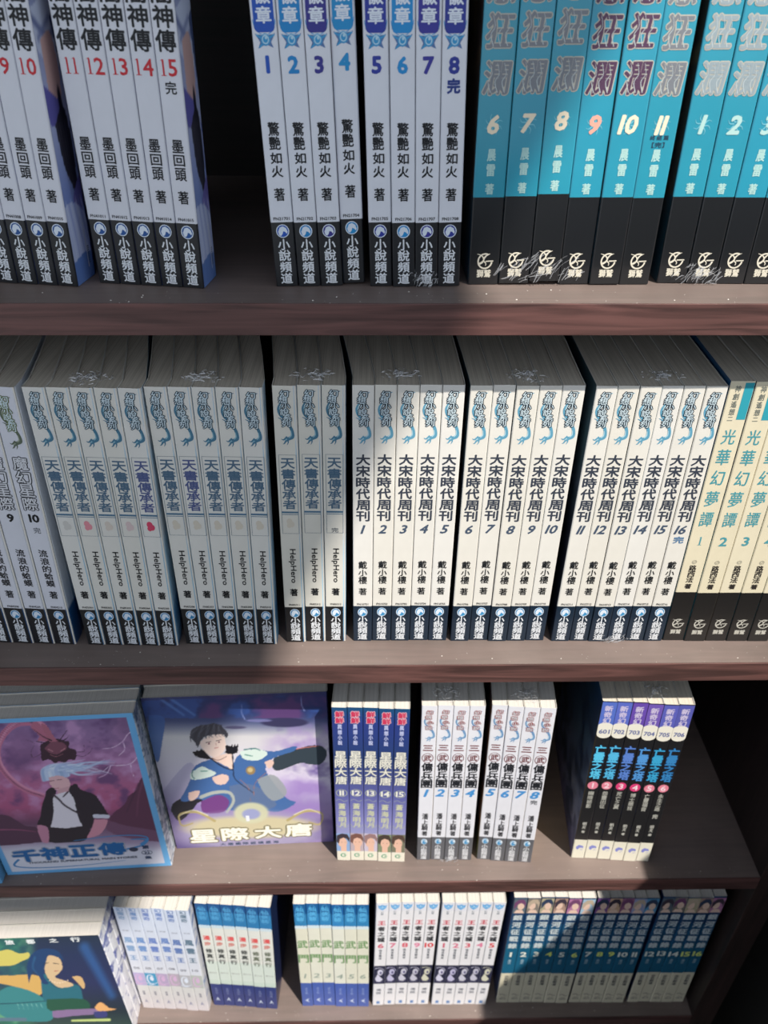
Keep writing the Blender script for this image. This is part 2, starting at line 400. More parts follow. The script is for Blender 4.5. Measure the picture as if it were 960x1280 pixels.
def st_box(v, i):
    tone = (78, 106, 128) if v not in (5, 7) else (80, 92, 136)
    pr = dragon_emblem(207, 170, (70, 118, 142), (140, 180, 194), (40, 62, 74))
    pr += [pm('bx', 'title_box', lambda p: p.frame(-5.6, 5.6, 100.4, 162.2, 0.28), ink((120, 132, 140)), 0),
           word('g', 'title', [('天', 155.8, 8.6, 7.4), ('書', 147.9, 8.6, 7.2), ('傳', 140, 8.6, 7.4), ('承', 132.1, 8.6, 7.4), ('者', 124.2, 8.6, 7.2)], tone, 0.2),
           pm('bxl', 'title_rule', lambda p: (p.rect(-5.6, 5.6, 117.2, 118.6), p.rect(-5.6, 5.6, 115.9, 116.4)), ink((74, 112, 138)), 0),
           pm('bxa', 'author_name', lambda p: p.t('HelpHero', 72.2, 30, 5.0, 0.13, 0, 0, -math.pi / 2), ink(BLACK), 0),
           word('g', 'author_suffix', [('著', 48.4, 5.2, 6.4)], BLACK, 0.2), code('FN053%02d' % v, 36.6, 7.6, 1.7)] + foot2()
    st = {5: (206, 70, 100), 2: (216, 140, 150), 4: (206, 186, 184), 3: (206, 196, 184), 1: (198, 196, 190)}.get(v, (206, 198, 182))
    if v < 12: pr.append(pm(('st', st), 'volume_stamp', lambda p: (p.disc(-.6, 110.4, 2.0, 2.6, 10), p.disc(.8, 108.2, 1.9, 2.6, 9), p.disc(-.9, 107.2, 1.6, 2.2, 8)), ink(st), 0))
    if v == 13: pr.append(word('g', 'final_mark', [('完', 102.9, 4.6, 3.8)], (80, 90, 100), 0.05))
    return pr
def st_song(v, i):
    pr = dragon_emblem(206, 170, (96, 156, 182), (170, 206, 218), (34, 46, 58))
    pr += [word('j', 'title', [('大', 157.9, 8.7, 7.6), ('宋', 149.5, 8.7, 8), ('時', 140.7, 8.7, 8.1), ('代', 131.9, 8.7, 8.1), ('周', 122.9, 8.6, 7.9), ('刊', 114.2, 8.6, 8)], (58, 64, 76), 0.26),
           number('j', str(v), 103.1, 10, 6.8, (70, 84, 104), 0.26, 0.28),
           word('j', 'author_name', [('戴', 72.4, 5.9, 6.6), ('小', 65.4, 5.9, 5.8), ('樓', 58.8, 5.9, 6.9), ('著', 48.3, 5.4, 6.4)], BLACK, 0.12),
           code('FN107%02d' % v, 36.2, 8, 1.8)] + foot2((56, 140, 190))
    if v == 16: pr.append(word('j', 'final_mark', [('完', 94.6, 6.8, 5.6)], (90, 124, 158), 0.22))
    return pr
def st_teal(v, i):
    pr = [word('m', 'series_name', [('神', 208, 3.4, 4.4), ('創', 202.8, 3.4, 4.4), ('遙', 197.6, 3.4, 4.4), ('想', 192.4, 3.4, 4.4), ('二', 187.6, 3.2, 2.6)], (110, 116, 110), 0.06)]
    pr = [(n, PMshift(me, -2.4)) if n == 'series_name' else (n, me) for n, me in pr]
    pr += [pm('mblk', 'corner_block', lambda p: p.rect(1.4, 6.9, 187, 212), ink((52, 156, 172)), 0),
           word('m', 'title', [('光', 174.8, 8.2, 10.6), ('華', 160.0, 8.2, 11.4), ('幻', 144.5, 8.2, 11.2), ('夢', 128.0, 8.4, 12), ('譚', 111.6, 8.5, 12)], (74, 150, 160), 0.12),
           number('m', str(v), 93.2, 9, 7.2, (78, 150, 160), 0.3, serif=True),
           pm('mring', 'author_ring', lambda p: (p.ring(0, 74.9, 1.7, 1.7, .35), p.ring(0, 74.9, .9, .9, .3)), ink((150, 146, 130)), 0),
           word('m', 'author_name', [('路', 69.4, 4.9, 5.2), ('西', 64.1, 4.9, 4.8), ('法', 58.9, 4.9, 5.2), ('著', 52.9, 4.4, 4.4)], (50, 46, 44), 0.16)] + griffin(17.1, 8.9, (190, 188, 178))
    return pr
def PMshift(me, dx):
    k = (me.name, dx)
    if k not in PM:
        c = me.copy(); c.transform(Matrix.Translation((dx / 1000, 0, 0))); PM[k] = c
    return PM[k]
def st_navy(v, i):
    ti = [('星', 153.8, 9.6, 10.6), ('際', 143.0, 9.6, 10.2), ('大', 132.0, 9.6, 10.2), ('唐', 120.9, 9.6, 10.6)]
    def red(p, b): p.t('鮮', 205.0, 6.6, 6.6, b); p.t('鮮', 197.6, 6.6, 6.6, b)
    def orn(p):
        p.ring(0, 103, 5.0, 5.2, .7)
    hair = [(60, 52, 60), (120, 84, 76), (150, 120, 120), (70, 60, 54), (84, 66, 58)][i % 5]
    bg = [(140, 170, 210), (186, 170, 176), (200, 190, 206), (130, 140, 110), (120, 120, 100)][i % 5]
    sgn = 1 if i % 2 else -1
    pr = [pm('nv1', 'imprint_outline', lambda p: red(p, .75), ink((222, 190, 200)), 0), pm('nv2', 'imprint_name', lambda p: red(p, .25), ink((196, 52, 88)), 1),
          word('p', 'series_name', [(s, 190 - q * 6.6, 3.4, 5.4) for q, s in enumerate('異想小說')], (186, 192, 226), 0.15),
          word('p', 'title_outline', ti, (112, 118, 130), 0.7), word('p', 'title', ti, (222, 220, 208), 0.22, 1),
          number('p', str(v), 103, 7, 6.6, (226, 226, 214), 0.3, layer=1), pm('nv3', 'number_oval', orn, ink((170, 176, 160)), 0), pm('nv8', 'scroll', lambda p: p.stroke([(-5, 92), (-2, 94), (2, 91), (5, 93)], .5, .5), ink((170, 176, 160)), 0),
          pm('nv9', 'author_ring', lambda p: p.ring(0, 57, 5.4, 6, .5, 16, RAD(180), RAD(360)), ink((170, 176, 160)), 0),
          word('p', 'author_name', [('蒼', 84, 6.4, 8), ('海', 74, 6.4, 8), ('明', 64, 6.4, 8), ('月', 56, 5.6, 6)], (196, 198, 170), 0.24),
          pm(('nv4', bg), 'portrait_ground', lambda p: p.rect(-6.1, 6.1, 15, 43), ink(bg), 0),
          pm(('nv5', i), 'portrait_face', lambda p: (p.disc(0.6 * sgn, 29, 4.3, 7.6), p.rect(-2.2, 3, 15, 24)), ink((226, 184, 162)), 1),
          pm(('nv6', i), 'portrait_hair', lambda p: (p.poly([(-6, 30), (-5.6, 40), (-1, 43), (4, 42), (6, 36), (5.6, 30), (3.6, 35), (0, 36.6), (-3, 34), (-4, 27)]), p.rect(-1.9, -.7, 29.4, 29.9), p.rect(1.7, 2.9, 29.4, 29.9)), ink(hair), 2),
          pm('nv7', 'publisher_mark', lambda p: (p.ring(0, 8.4, 2.8, 3.1, 1.0, 16, RAD(40), RAD(320)), p.rect(.2, 2.6, 7.8, 9)), ink((60, 150, 110)), 0)]
    return pr
def st_merc(v, i):
    pr = dragon_emblem(209, 172, (110, 150, 190), (190, 214, 230), (150, 50, 50) if v < 7 else (150, 92, 50), 0.95, '幻想小說', 0.4)
    def oval(p): p.ring(0, 150, 4.9, 6.2, .6); p.t('武', 150, 6.2, 7.6, .2)
    pr += [word('q', 'title_top', [('三', 162.9, 8.0, 6.6)], (110, 40, 44), 0.3), pm('qo', 'title_oval', oval, ink((112, 52, 56)), 0),
           word('q', 'title', [('傭', 138.1, 9.2, 11), ('兵', 126.4, 9.2, 11), ('團', 115, 9.4, 10.6)], (36, 38, 44), 0.27),
           number('q', str(v), 102.2, 9.5, 9.6, (70, 144, 206), 0.5, 0.25),
           word('q', 'author_name', [('潘', 68.4, 5.4, 8.6), ('上', 59.7, 5.4, 6.2), ('騎', 51.6, 5.4, 9), ('著', 42.4, 4.8, 6.8)], (36, 36, 42), 0.16)]
    pr += [pm('qd', 'publisher_mark', lambda p: p.disc(0, 29.6, 3.0, 4.2), ink((74, 150, 200)), 0), pm('qw', 'publisher_mark_lines', lambda p: (p.stroke([(-2, 27.5), (-1.6, 31), (1, 32.3), (2.3, 29.6), (.4, 29.8)], .5, 1.5), p.ring(0, 29.6, 3.0, 4.2, .4)), ink((220, 230, 236)), 1),
           word('q', 'publisher_name', [('小', 21.2, 5.4, 6), ('說', 15.4, 5.4, 5.6), ('頻', 9.8, 5.4, 5.6), ('道', 4.2, 5.4, 5.4)], (208, 210, 214), 0.2)]
    if v == 8: pr.append(word('q', 'final_mark', [('完', 92, 6, 6)], (60, 64, 72), 0.16))
    return pr
def st_tab(v, i):
    top = [(86, 112, 196), (92, 108, 196), (104, 76, 170), (112, 88, 176), (92, 96, 182), (88, 92, 172)][i]
    def tab(p): p.rect(-6.0, 6.0, 178, 189); p.disc(0, 178.2, 6.0, 5.2, 24); p.disc(0, 188.6, 6.0, 3.4, 24)
    ti = [('亡', 158.8, 8.6, 10), ('靈', 147.6, 9, 11), ('之', 136.2, 8.6, 9.6), ('塔', 125.2, 9, 10.6)]
    sub = ['幽暗秘影', '怨靈出征', '死亡之翼', '博士競技', '亡靈福音', '永生之路'][i]
    dis = (214, 66, 120) if i in (2, 3) else (222, 130, 150)
    blue = [(90, 196, 232), (86, 184, 226), (92, 130, 206), (84, 150, 214), (60, 164, 208), (56, 130, 188)][i]
    pr = [pm(('t0', top), 'top_band', lambda p: p.rect(-6.0, 6.0, 186, 216.5), ink(top), 0), pm('t1', 'number_tab', tab, ink((232, 228, 214)), 1),
          pm(('t2', v), 'catalogue_number', lambda p: p.t(str([601, 702, 703, 704, 705, 706][i]), 181.3, 8.6, 4.8, .22), ink((110, 118, 160)), 2),
          word('s', 'series_name', [('新', 209, 6.4, 6.4), ('奇', 201.8, 6.2, 6.2), ('幻', 194.8, 6.2, 6.2)], (206, 196, 222), 0.2, 1),
          pm('t3', 'title_outline', lambda p: column(p, ti, .75), ink((24, 60, 110)), 0), pm(('t4', blue), 'title', lambda p: column(p, ti, .3), ink(blue), 1),
          pm(('t5', dis), 'number_disc', lambda p: p.disc(0, 110.4, 4.6, 5.4), ink(dis), 0), number('s', str(v), 110.4, 5, 6.4, (240, 214, 222), 0.2, layer=1),
          pm(('t6', i), 'subtitle', lambda p: [p.t(s, 99.5 - q * 6.2, 4.6, 5.6, .14) for q, s in enumerate(sub)], ink((168, 168, 160)), 0),
          word('s', 'author_name', [('明', 54, 3.4, 4.8), ('天', 48.6, 3.4, 4.6), ('著', 42, 3, 3.6)], (190, 190, 182), 0.1),
          pm('t7', 'publisher_mark', lambda p: (p.poly([(-3.4, 18), (-1, 21), (3, 19.6), (3.6, 16.6), (0, 16.4), (-1.6, 13.4), (-3.2, 15)]), p.stroke([(1, 13.4), (3.4, 14.6)], .8, .3)), ink((132, 138, 206)), 0)]
    if i == 5: pr.append(word('s', 'final_mark', [('完', 70, 4.6, 6)], (190, 190, 182), 0.14))
    return pr
def st_pale(v, i):
    b = [(130, 160, 196), (112, 146, 196), (106, 130, 190), (110, 136, 190), (96, 122, 176), (96, 120, 140)][i]
    pc = [(178, 168, 206), (70, 150, 190), (176, 160, 190), (176, 166, 178), (176, 176, 182), (178, 184, 178)][i]
    return [word('u', 'series_name', [('幻', 210, 6.6, 6.6), ('魔', 202.4, 6.6, 6.6), ('奇', 194.6, 6.6, 6.6)], b, 0.14),
            pm('u1', 'series_note', lambda p: p.t('新幻想', 170, 6, 2.4, .05), ink((150, 156, 170)), 0),
            word('u', 'title', [('風', 151, 8.6, 11), ('雲', 134, 8.2, 11), ('王', 114.6, 7, 9)], b, 0.4),
            pm(('u2', i), 'volume_number', lambda p: p.t(['06', '05', '07', '08', '09', '10'][i], 92.6, 6.4, 4.6, .2), ink((130, 132, 144)), 0),
            pm(('u3', pc), 'picture_band', lambda p: p.rect(-6.1, 6.1, 54, 82), ink(pc), 0),
            pm(('u4', i % 3), 'picture_figure', lambda p: (p.ring(-.6, 68, 4.6, 11, 1.6, 20, RAD(40), RAD(300)), p.disc(.6, 70, 2.2, 5), p.stroke([(-6, 60), (-1, 56), (5.8, 62)], 1.4, .6)), ink((214, 222, 236) if i == 1 else (206, 172, 206)), 1),
            word('u', 'author_name', [('楚', 39, 2.8, 4.2), ('雲', 34, 2.8, 4.2)], (130, 130, 144), 0.06),
            pm('u5', 'publisher_mark', lambda p: p.poly([(-2.2, 13), (0, 22), (2.4, 12), (0.2, 15)]), ink((150, 150, 170)), 0)]
def st_wave(v, i):
    def wave(p): p.rect(-6.0, 6.0, 170, 174); [p.disc(x, 174, 1.6, 1.8, 10) for x in (-4.4, -1.6, 1.4, 4.4)]
    rc = (214, 92, 92)
    dk = (70, 74, 74) if i < 4 else (104, 112, 96)
    return [pm('v1', 'series_emblem', lambda p: (p.t('仙', 206, 7, 7, .3), p.t('俠', 198, 7, 7, .3), p.t('誌', 190, 7, 7, .3), p.ring(0, 198, 5.2, 14, .5)), ink((84, 158, 206)), 0),
            pm('v2', 'wave_border', wave, ink((196, 214, 224)), 0),
            word('v', 'title_top', [('漫', 150, 7, 8.4)], rc, 0.36), word('v2', 'title', [('步', 138, 6.6, 7.6)], (200, 120, 110), 0.34),
            word('v', 'title_end', [('修', 123.6, 7, 8.6), ('真', 112.6, 7, 8.6), ('行', 101, 7, 8.6)], dk, 0.26),
            pm('v3', 'author_name', lambda p: p.t('東方白', 76, 8.6, 2.8, .05), ink((160, 164, 160)), 0),
            word('v', 'publisher_name', [('水', 40, 3.2, 4), ('月', 34.6, 3.2, 4), ('文', 29.4, 3.2, 4)], (130, 140, 180), 0.05),
            pm('v4', 'publisher_mark', lambda p: p.poly([(-2.6, 11), (0, 20), (2.6, 11), (0, 14.4)]), ink((190, 200, 220)), 0)]
def st_gate(v, i):
    def wave(p): p.rect(-6.1, 6.1, 169.4, 173.4); [p.disc(x, 173.4, 1.6, 2.0, 10) for x in (-4.4, -1.6, 1.4, 4.4)]
    return [pm('w1', 'series_emblem', lambda p: (p.t('仙', 206, 7, 7.4, .3), p.t('俠', 197, 7, 7.4, .3), p.t('誌', 188, 7, 7.4, .3), p.ring(0, 198, 4.4, 16, .5)), ink((92, 176, 224)), 0),
            pm('w2', 'wave_border', wave, ink((206, 222, 230)), 0),
            word('w', 'title', [('武', 138, 10.4, 15.6), ('門', 108, 10.4, 16.5)], (112, 150, 100), 0.34),
            number('w', str(v), 70, 8, 9.5, (140, 156, 146), 0.12, 0.15),
            word('w', 'author_name', [('步', 41, 2.8, 4.4), ('千', 35.8, 2.8, 4.4), ('帆', 30.6, 2.8, 4.4)], (150, 166, 214), 0.06),
            pm('w3', 'publisher_mark', lambda p: p.poly([(2.6, 18.6), (-2.6, 13.6), (2.6, 9), (0.4, 13.6)]), ink((206, 216, 236)), 0)]
def st_city(v, i):
    def crest(p): p.poly([(-4.6, 212.4), (-2.6, 210.8), (0, 212.8), (2.6, 210.8), (4.6, 212.4), (3.6, 206.6), (0, 202.6), (-3.6, 206.6)])
    def crest2(p): p.stroke([(-3, 209), (0, 206), (3, 209)], .6, .6); p.disc(0, 209, 1, 1.4, 10)
    rc = [(206, 96, 118), (214, 110, 140), (212, 92, 110), (220, 128, 160), (214, 60, 66)][i % 5]
    hc = [(206, 206, 226), (186, 184, 214), (196, 196, 210), (190, 190, 206), (206, 206, 186)][i % 5]
    return [pm('x1', 'series_crest', crest, ink((86, 164, 222)), 0), pm('x2', 'series_crest_lines', crest2, ink((190, 220, 240)), 1),
            word('x', 'series_name', [('幻', 199, 2.6, 3), ('想', 195.4, 2.6, 3)], (120, 130, 144), 0.05),
            word('x', 'title_top', [('王', 178.4, 7.4, 7.4)], (198, 62, 84), 0.3),
            word('x', 'title', [('者', 167, 6.8, 8.4), ('之', 156.4, 6.8, 8), ('城', 145.4, 7.4, 9.4)], (46, 48, 54), 0.34),
            number('x', str(v), 132.6, 8.8, 8.6, rc, 0.36),
            word('x', 'author_name', [('隨', 123, 2.9, 4.4), ('風', 117.6, 2.9, 4.4), ('飄', 112, 2.9, 4.4), ('揚', 106.6, 2.9, 4.4)], (100, 104, 116), 0.06),
            pm('x3', 'picture_band', lambda p: p.rect(-6.1, 6.1, 50.3, 90.5), ink((44, 46, 70)), 0),
            pm(('x4', i % 5), 'picture_figure', lambda p: (p.disc(.8, 76, 3.0, 6.4), p.poly([(-4.6, 62), (-2, 72), (1, 66), (4, 60), (1, 55), (-3, 56)]), p.stroke([(-5, 84), (-2, 86), (3, 84), (5, 78)], 1.2, .5)), ink(hc), 1),
            pm('x5', 'picture_detail', lambda p: (p.disc(1.4, 75, 1.2, 3), p.stroke([(-5, 56), (0, 53), (5, 57)], 1, .4)), ink((90, 88, 130)), 2),
            word('x', 'blurb', [('傳', 36, 5.4, 5.4), ('說', 29, 5.4, 5.4)], (110, 114, 128), 0.1), word('x2', 'imprint_name', [('說', 6.4, 3.6, 6.6)], (70, 126, 190), 0.2)]
ZH = [(90, 150, 190), (150, 100, 130), (130, 84, 150), (176, 120, 160), (176, 168, 140), (96, 110, 120), (150, 160, 196), (206, 170, 140), (160, 190, 214), (168, 140, 126), (130, 124, 116)]
def st_gal(v, i):
    ti = [('銀', 184.1, 9.0, 9.6), ('河', 170.2, 9.0, 10.4), ('征', 156.2, 9.0, 10.4), ('戰', 142.2, 9.0, 10.2), ('錄', 128, 9.0, 10.4)]
    bg = ZH[(v * 5) % 11]; sg = 1 if v % 2 else -1
    return [pm(('z1', bg), 'portrait_ground', lambda p: p.rect(-6.2, 6.2, 192.5, 219.6), ink(bg), 0),
            pm(('z2', sg), 'portrait_face', lambda p: (p.disc(1.2 * sg, 206, 3.4, 6.6), p.poly([(-5, 193), (-3, 199), (3, 199), (5.6, 193)])), ink((226, 196, 178)), 1),
            pm(('z3', v % 4), 'portrait_hair', lambda p: p.poly([(-5.4, 200), (-5.8, 212), (-2, 218), (3, 218.4), (5.8, 212), (5.2, 202), (4, 209), (1, 212), (-2, 209.6)]), ink([(66, 58, 70), (116, 72, 110), (186, 170, 150), (52, 66, 92)][v % 4]), 2),
            word('z', 'title', ti, (196, 206, 208), 0.34),
            number('z', str(v), 109.6, 10.5, 9.2, (214, 226, 120) if v in (4, 6, 8, 9, 15, 16) else (222, 226, 214), 0.42),
            word('z', 'author_name', [('墨', 96.6, 3.4, 4.4), ('武', 91.4, 3.4, 4.4)], (150, 176, 190), 0.08),
            word('z', 'subtitle', [(s, 61.5 - q * 6, 4.4, 5.2) for q, s in enumerate(['星空風暴', '血色戰場', '帝國崛起', '英雄無淚'][v % 4])], (110, 110, 108), 0.12),
            pm('z5', 'publisher_mark', lambda p: (p.stroke([(-4.2, 19), (-1, 20.6), (1.6, 17.6), (4.4, 19)], 1.6, .8), p.stroke([(-2.4, 14), (0, 13), (2.6, 14)], .8, .8)), ink((150, 140, 130)), 0),
            pm('z6', 'publisher_name', lambda p: p.t('銀河', 9.6, 7, 3, .05), ink((120, 116, 110)), 0)] if v % 4 == 0 or True else []

W0 = (200, 203, 212)
def fish(key, white, tint=0.0): return zramp(key, [(0, BLACK), (33.9, white)], tint=tint)
STYLE = {
    'red': dict(fn=st_red, H=.210, sp=fish('red_spine', (208, 210, 217)), L=zramp('lilac_art', [(0, (70, 96, 160)), (60, (150, 160, 206)), (120, (120, 110, 170))], False, mottle=(26, (64, 50, 92), .45, .62)), R=zramp('lilac_art2', [(0, (70, 96, 160)), (60, (150, 160, 206)), (120, (120, 110, 170))], False, mottle=(26, (64, 50, 92), .45, .62)), pg=PAGEW),
    'blue': dict(fn=st_blue, H=.210, sp=fish('blue_spine', (214, 217, 224)), L=zramp('blue_side', [(0, (30, 34, 44)), (33.9, (150, 160, 178))], mottle=(40, (90, 96, 120), .5, .7)), R=zramp('blue_side2', [(0, (60, 96, 150)), (33.9, (186, 170, 186))], mottle=(40, (150, 170, 196), .45, .6)), pg=PAGEW),
    'turq': dict(fn=st_turq, H=.210, sp=zramp('turquoise_spine', [(0, (27, 29, 32)), (45.9, (44, 148, 174))], coat=.35, rough=.3, tint=.25), L=zramp('turq_side', [(0, (32, 60, 74)), (46, (66, 56, 48))], mottle=(30, (120, 96, 60), .5, .7)), R=zramp('turq_side2', [(0, (30, 44, 52)), (46, (24, 110, 140))]), pg=PAGE),
    'star': dict(fn=st_star, H=.210, sp=fish('star_spine', (206, 208, 216)), L=zramp('star_side', [(0, (24, 66, 110)), (40, (190, 200, 214))], False), R=zramp('star_side2', [(0, (20, 60, 104)), (33, (28, 76, 122)), (36, (190, 194, 200)), (150, (222, 224, 230))], False), pg=PAGE),
    'box': dict(fn=st_box, H=.210, sp=fish('box_spine', (214, 213, 207), tint=.3), L=zramp('box_side', [(0, (24, 66, 104)), (36, (90, 150, 190)), (60, (196, 206, 212))], False), R=zramp('box_side2', [(0, (24, 78, 124)), (34, (50, 124, 174)), (42, (176, 196, 206)), (150, (226, 228, 228))], False, mottle=(14, (150, 196, 220), .42, .62)), pg=PAGE),
    'song': dict(fn=st_song, H=.210, sp=zramp('song_spine', [(0, (22, 40, 58)), (33.6, (222, 220, 214))], tint=.34), L=zramp('song_side', [(0, (16, 22, 34)), (100, (34, 34, 46)), (180, (60, 84, 92))], False, mottle=(24, (70, 76, 92), .5, .7)), R=zramp('song_side2', [(0, (24, 50, 84)), (60, (70, 90, 110)), (150, (170, 180, 186))], False), pg=PAGE),
    'teal': dict(fn=st_teal, H=.213, sp=zramp('teal_spine', [(0, (32, 31, 31)), (47, (221, 213, 188))], tint=.2), L=zramp('teal_side', [(0, (20, 92, 104)), (90, (40, 136, 150)), (150, (20, 72, 110))], False), R=zramp('teal_side2', [(0, (120, 100, 76)), (150, (196, 186, 160))], False), pg=PAGE),
    'navy': dict(fn=st_navy, H=.213, sp=zramp('navy_spine', [(0, (226, 222, 206)), (15, (226, 222, 206)), (15.5, (176, 180, 206)), (60, (134, 134, 190)), (100, (92, 96, 158)), (150, (40, 62, 112)), (195, (44, 60, 130)), (213, (26, 78, 120))], False), L=zramp('navy_side', [(0, (30, 30, 70)), (200, (24, 30, 70))], False), R=zramp('navy_side2', [(0, (30, 30, 70)), (200, (24, 30, 70))], False), pg=PAGEW),
    'merc': dict(fn=st_merc, H=.2145, sp=zramp('merc_spine', [(0, (92, 94, 100)), (35.4, (222, 223, 230))]), L=zramp('merc_side', [(0, (60, 100, 60)), (60, (150, 110, 90)), (120, (70, 50, 70)), (200, (120, 80, 60))], False, mottle=(30, (60, 66, 120), .45, .6)), R=zramp('merc_side2', [(0, (190, 170, 90)), (200, (150, 130, 70))], False), pg=PAGEW),
    'tab': dict(fn=st_tab, H=.2175, sp=zramp('tab_spine', [(0, (230, 226, 208)), (28.4, (32, 32, 34))], coat=.3), L=zramp('tab_side', [(0, (90, 84, 140)), (40, (110, 120, 170)), (110, (60, 84, 130)), (200, (20, 60, 96))], False, mottle=(34, (20, 40, 84), .42, .6)), R=zramp('tab_side2', [(0, (60, 60, 90)), (200, (30, 30, 60))], False), pg=PAGE),
    'pale': dict(fn=st_pale, H=.214, sp=zramp('pale_spine', [(0, (206, 200, 204)), (54, (206, 206, 204)), (60, (212, 214, 222)), (214, (198, 208, 226))], False), L=zramp('pale_side', [(0, (206, 206, 220)), (200, (196, 206, 226))], False), R=zramp('pale_side2', [(0, (216, 216, 220)), (200, (212, 218, 228))], False, mottle=(60, (130, 150, 190), .5, .62)), pg=PAGEW),
    'wave': dict(fn=st_wave, H=.216, sp=zramp('wave_spine', [(0, (44, 58, 118)), (50, (196, 210, 200)), (60, (206, 216, 208)), (100, (216, 218, 212)), (172, (48, 120, 172)), (200, (32, 84, 140))], True), L=zramp('wave_side', [(0, (40, 50, 100)), (200, (30, 60, 110))], False), R=zramp('wave_side2', [(0, (26, 34, 72)), (200, (22, 40, 78))], False), pg=PAGEW),
    'gate': dict(fn=st_gate, H=.216, sp=zramp('gate_spine', [(0, (70, 96, 176)), (53.5, (221, 222, 210)), (171, (54, 132, 190)), (196, (30, 96, 158))], True, tint=.4), L=zramp('gate_side', [(0, (60, 84, 150)), (200, (40, 70, 120))], False), R=zramp('gate_side2', [(0, (40, 60, 110)), (200, (30, 50, 90))], False), pg=PAGEW),
    'city': dict(fn=st_city, H=.216, sp=zramp('city_spine', [(0, (226, 226, 230)), (200, (220, 222, 230))]), L=zramp('city_side', [(0, (90, 90, 100)), (50, (60, 60, 80)), (200, (180, 180, 190))], False), R=zramp('city_side2', [(0, (180, 190, 210)), (200, (190, 196, 210))], False), pg=PAGEW),
    'gal': dict(fn=st_gal, H=.2215, sp=zramp('gal_spine', [(0, (214, 208, 184)), (68.6, (28, 96, 128)), (130, (30, 84, 122)), (170, (28, 66, 106))], True), L=zramp('gal_side', [(0, (30, 40, 70)), (200, (26, 44, 84))], False), R=zramp('gal_side2', [(0, (30, 40, 60)), (200, (20, 30, 50))], False), pg=PAGEW),
}

# ------------------------------------------------------------------ one paperback
CARD_IN = ink((214, 210, 200), .7)
def shell(tb, tt, H, D, shL, shR, v0, mats, rr=.0007):
    """bound cover: spine, two boards with a crease behind the spine; width grows from tb to tt with height"""
    r = 0.0007; g = 0.00035
    prof = [(0, D), (0, .045), (0, v0), (0, r), (r * .3, r * .3), (r, 0), (-rr, 0), (-rr * .4, rr * .35), (0, rr), (0, v0), (0, .045), (0, D)]
    inn = [(g, D), (g, .045), (g, v0), (g, g + r * .5), (g, g), (g + r, g), (-g - r, g), (-g, g), (-g, g + r * .5), (-g, v0), (-g, .045), (-g, D)]
    n = len(prof); V = []
    for z in (0, H):
        w = tb + (tt - tb) * z / H
        for pr in (prof, inn):
            for k, (u, v) in enumerate(pr):
                left = k < n // 2
                x = u if left else w + u
                sh = shL if left else shR
                x -= sh * max(0, v - v0) * (1 if v > .0455 else .9)
                V.append((x - tb / 2, v, z))
    F = []; MI = []
    for k in range(n - 1):
        a, b = k, k + 1; o0, o1 = 0, 2 * n
        F.append((a + o0, b + o0, b + o1, a + o1)); MI.append(1 if k < 3 else (2 if k > (7 if rr < .001 else 5) else 0))
        F.append((b + n, a + n, a + n + o1, b + n + o1)); MI.append(3)
        F.append((a + o1, b + o1, b + n + o1, a + n + o1)); MI.append(3)
        F.append((b, a, a + n, b + n)); MI.append(3)
    for e in (0, n - 1):
        F.append((e, e + n, e + n + 2 * n, e + 2 * n)); MI.append(3)
    return mesh('cover', V, F, mats, MI)
def pages(tb, tt, H, D, shL, shR, v0, mat):
    g = .0006; V = []
    for z, rise in ((g, 0), (H - .0008, 0)):
        w = tb + (tt - tb) * z / H
        for v in (g, v0, .045, D - .0015):
            for s, x, sh in ((0, g, shL), (1, w - g, shR)):
                V.append((x - sh * max(0, v - v0) * (1 if v > .0455 else .9) - tb / 2, v, z))
    F = []
    for j in range(3):
        a = 2 * j
        F += [(a, a + 2, a + 3, a + 1), (a + 8, a + 9, a + 11, a + 10), (a, a + 8, a + 10, a + 2), (a + 1, a + 3, a + 11, a + 9)]
    F += [(0, 1, 9, 8), (6, 14, 15, 7)]
    return mesh('page_block', V, F, [mat])
HOST = {'publisher_mark_lines': 'publisher_mark', 'series_emblem_highlight': 'series_emblem', 'series_emblem_gem': 'series_emblem', 'series_emblem_lines': 'series_emblem',
        'picture_figure': 'picture_band', 'picture_detail': 'picture_band', 'portrait_face': 'portrait_ground', 'portrait_hair': 'portrait_ground',
        'catalogue_number': 'number_tab', 'series_crest_lines': 'series_crest', 'title_cracks': 'title_outline'}
def paperback(loc, yaw, lean, tb, tt, style, vol, i, label, group, shL, shR, v0, D=.148, art=None):
    S = STYLE[style]
    o = thing('paperback', loc, (0, lean, yaw), label, 'book', group)
    H = S['H'] + (0.0 if style != 'gal' else random.uniform(-.001, .001))
    link('cover', shell(tb, tt, H, D, shL, shR, v0, [S['sp'], S['L'], S['R'], CARD_IN], .0019 if style in ('star', 'box') else .0007), o)
    link('page_block', pages(tb, tt, H, D, shL, shR, v0, S['pg']), o)
    tilt = math.atan2((tt - tb) / 2, H)
    made = {}
    for nm, me in S['fn'](vol, i):
        par = made.get(HOST.get(nm))
        c = link(nm, me, par or o); made.setdefault(nm, c)
        if par: continue
        c.rotation_euler = (0, tilt, 0)
        if tb < .0125:
            c.scale = (min(1, tb / .0122), 1, 1)
    return o

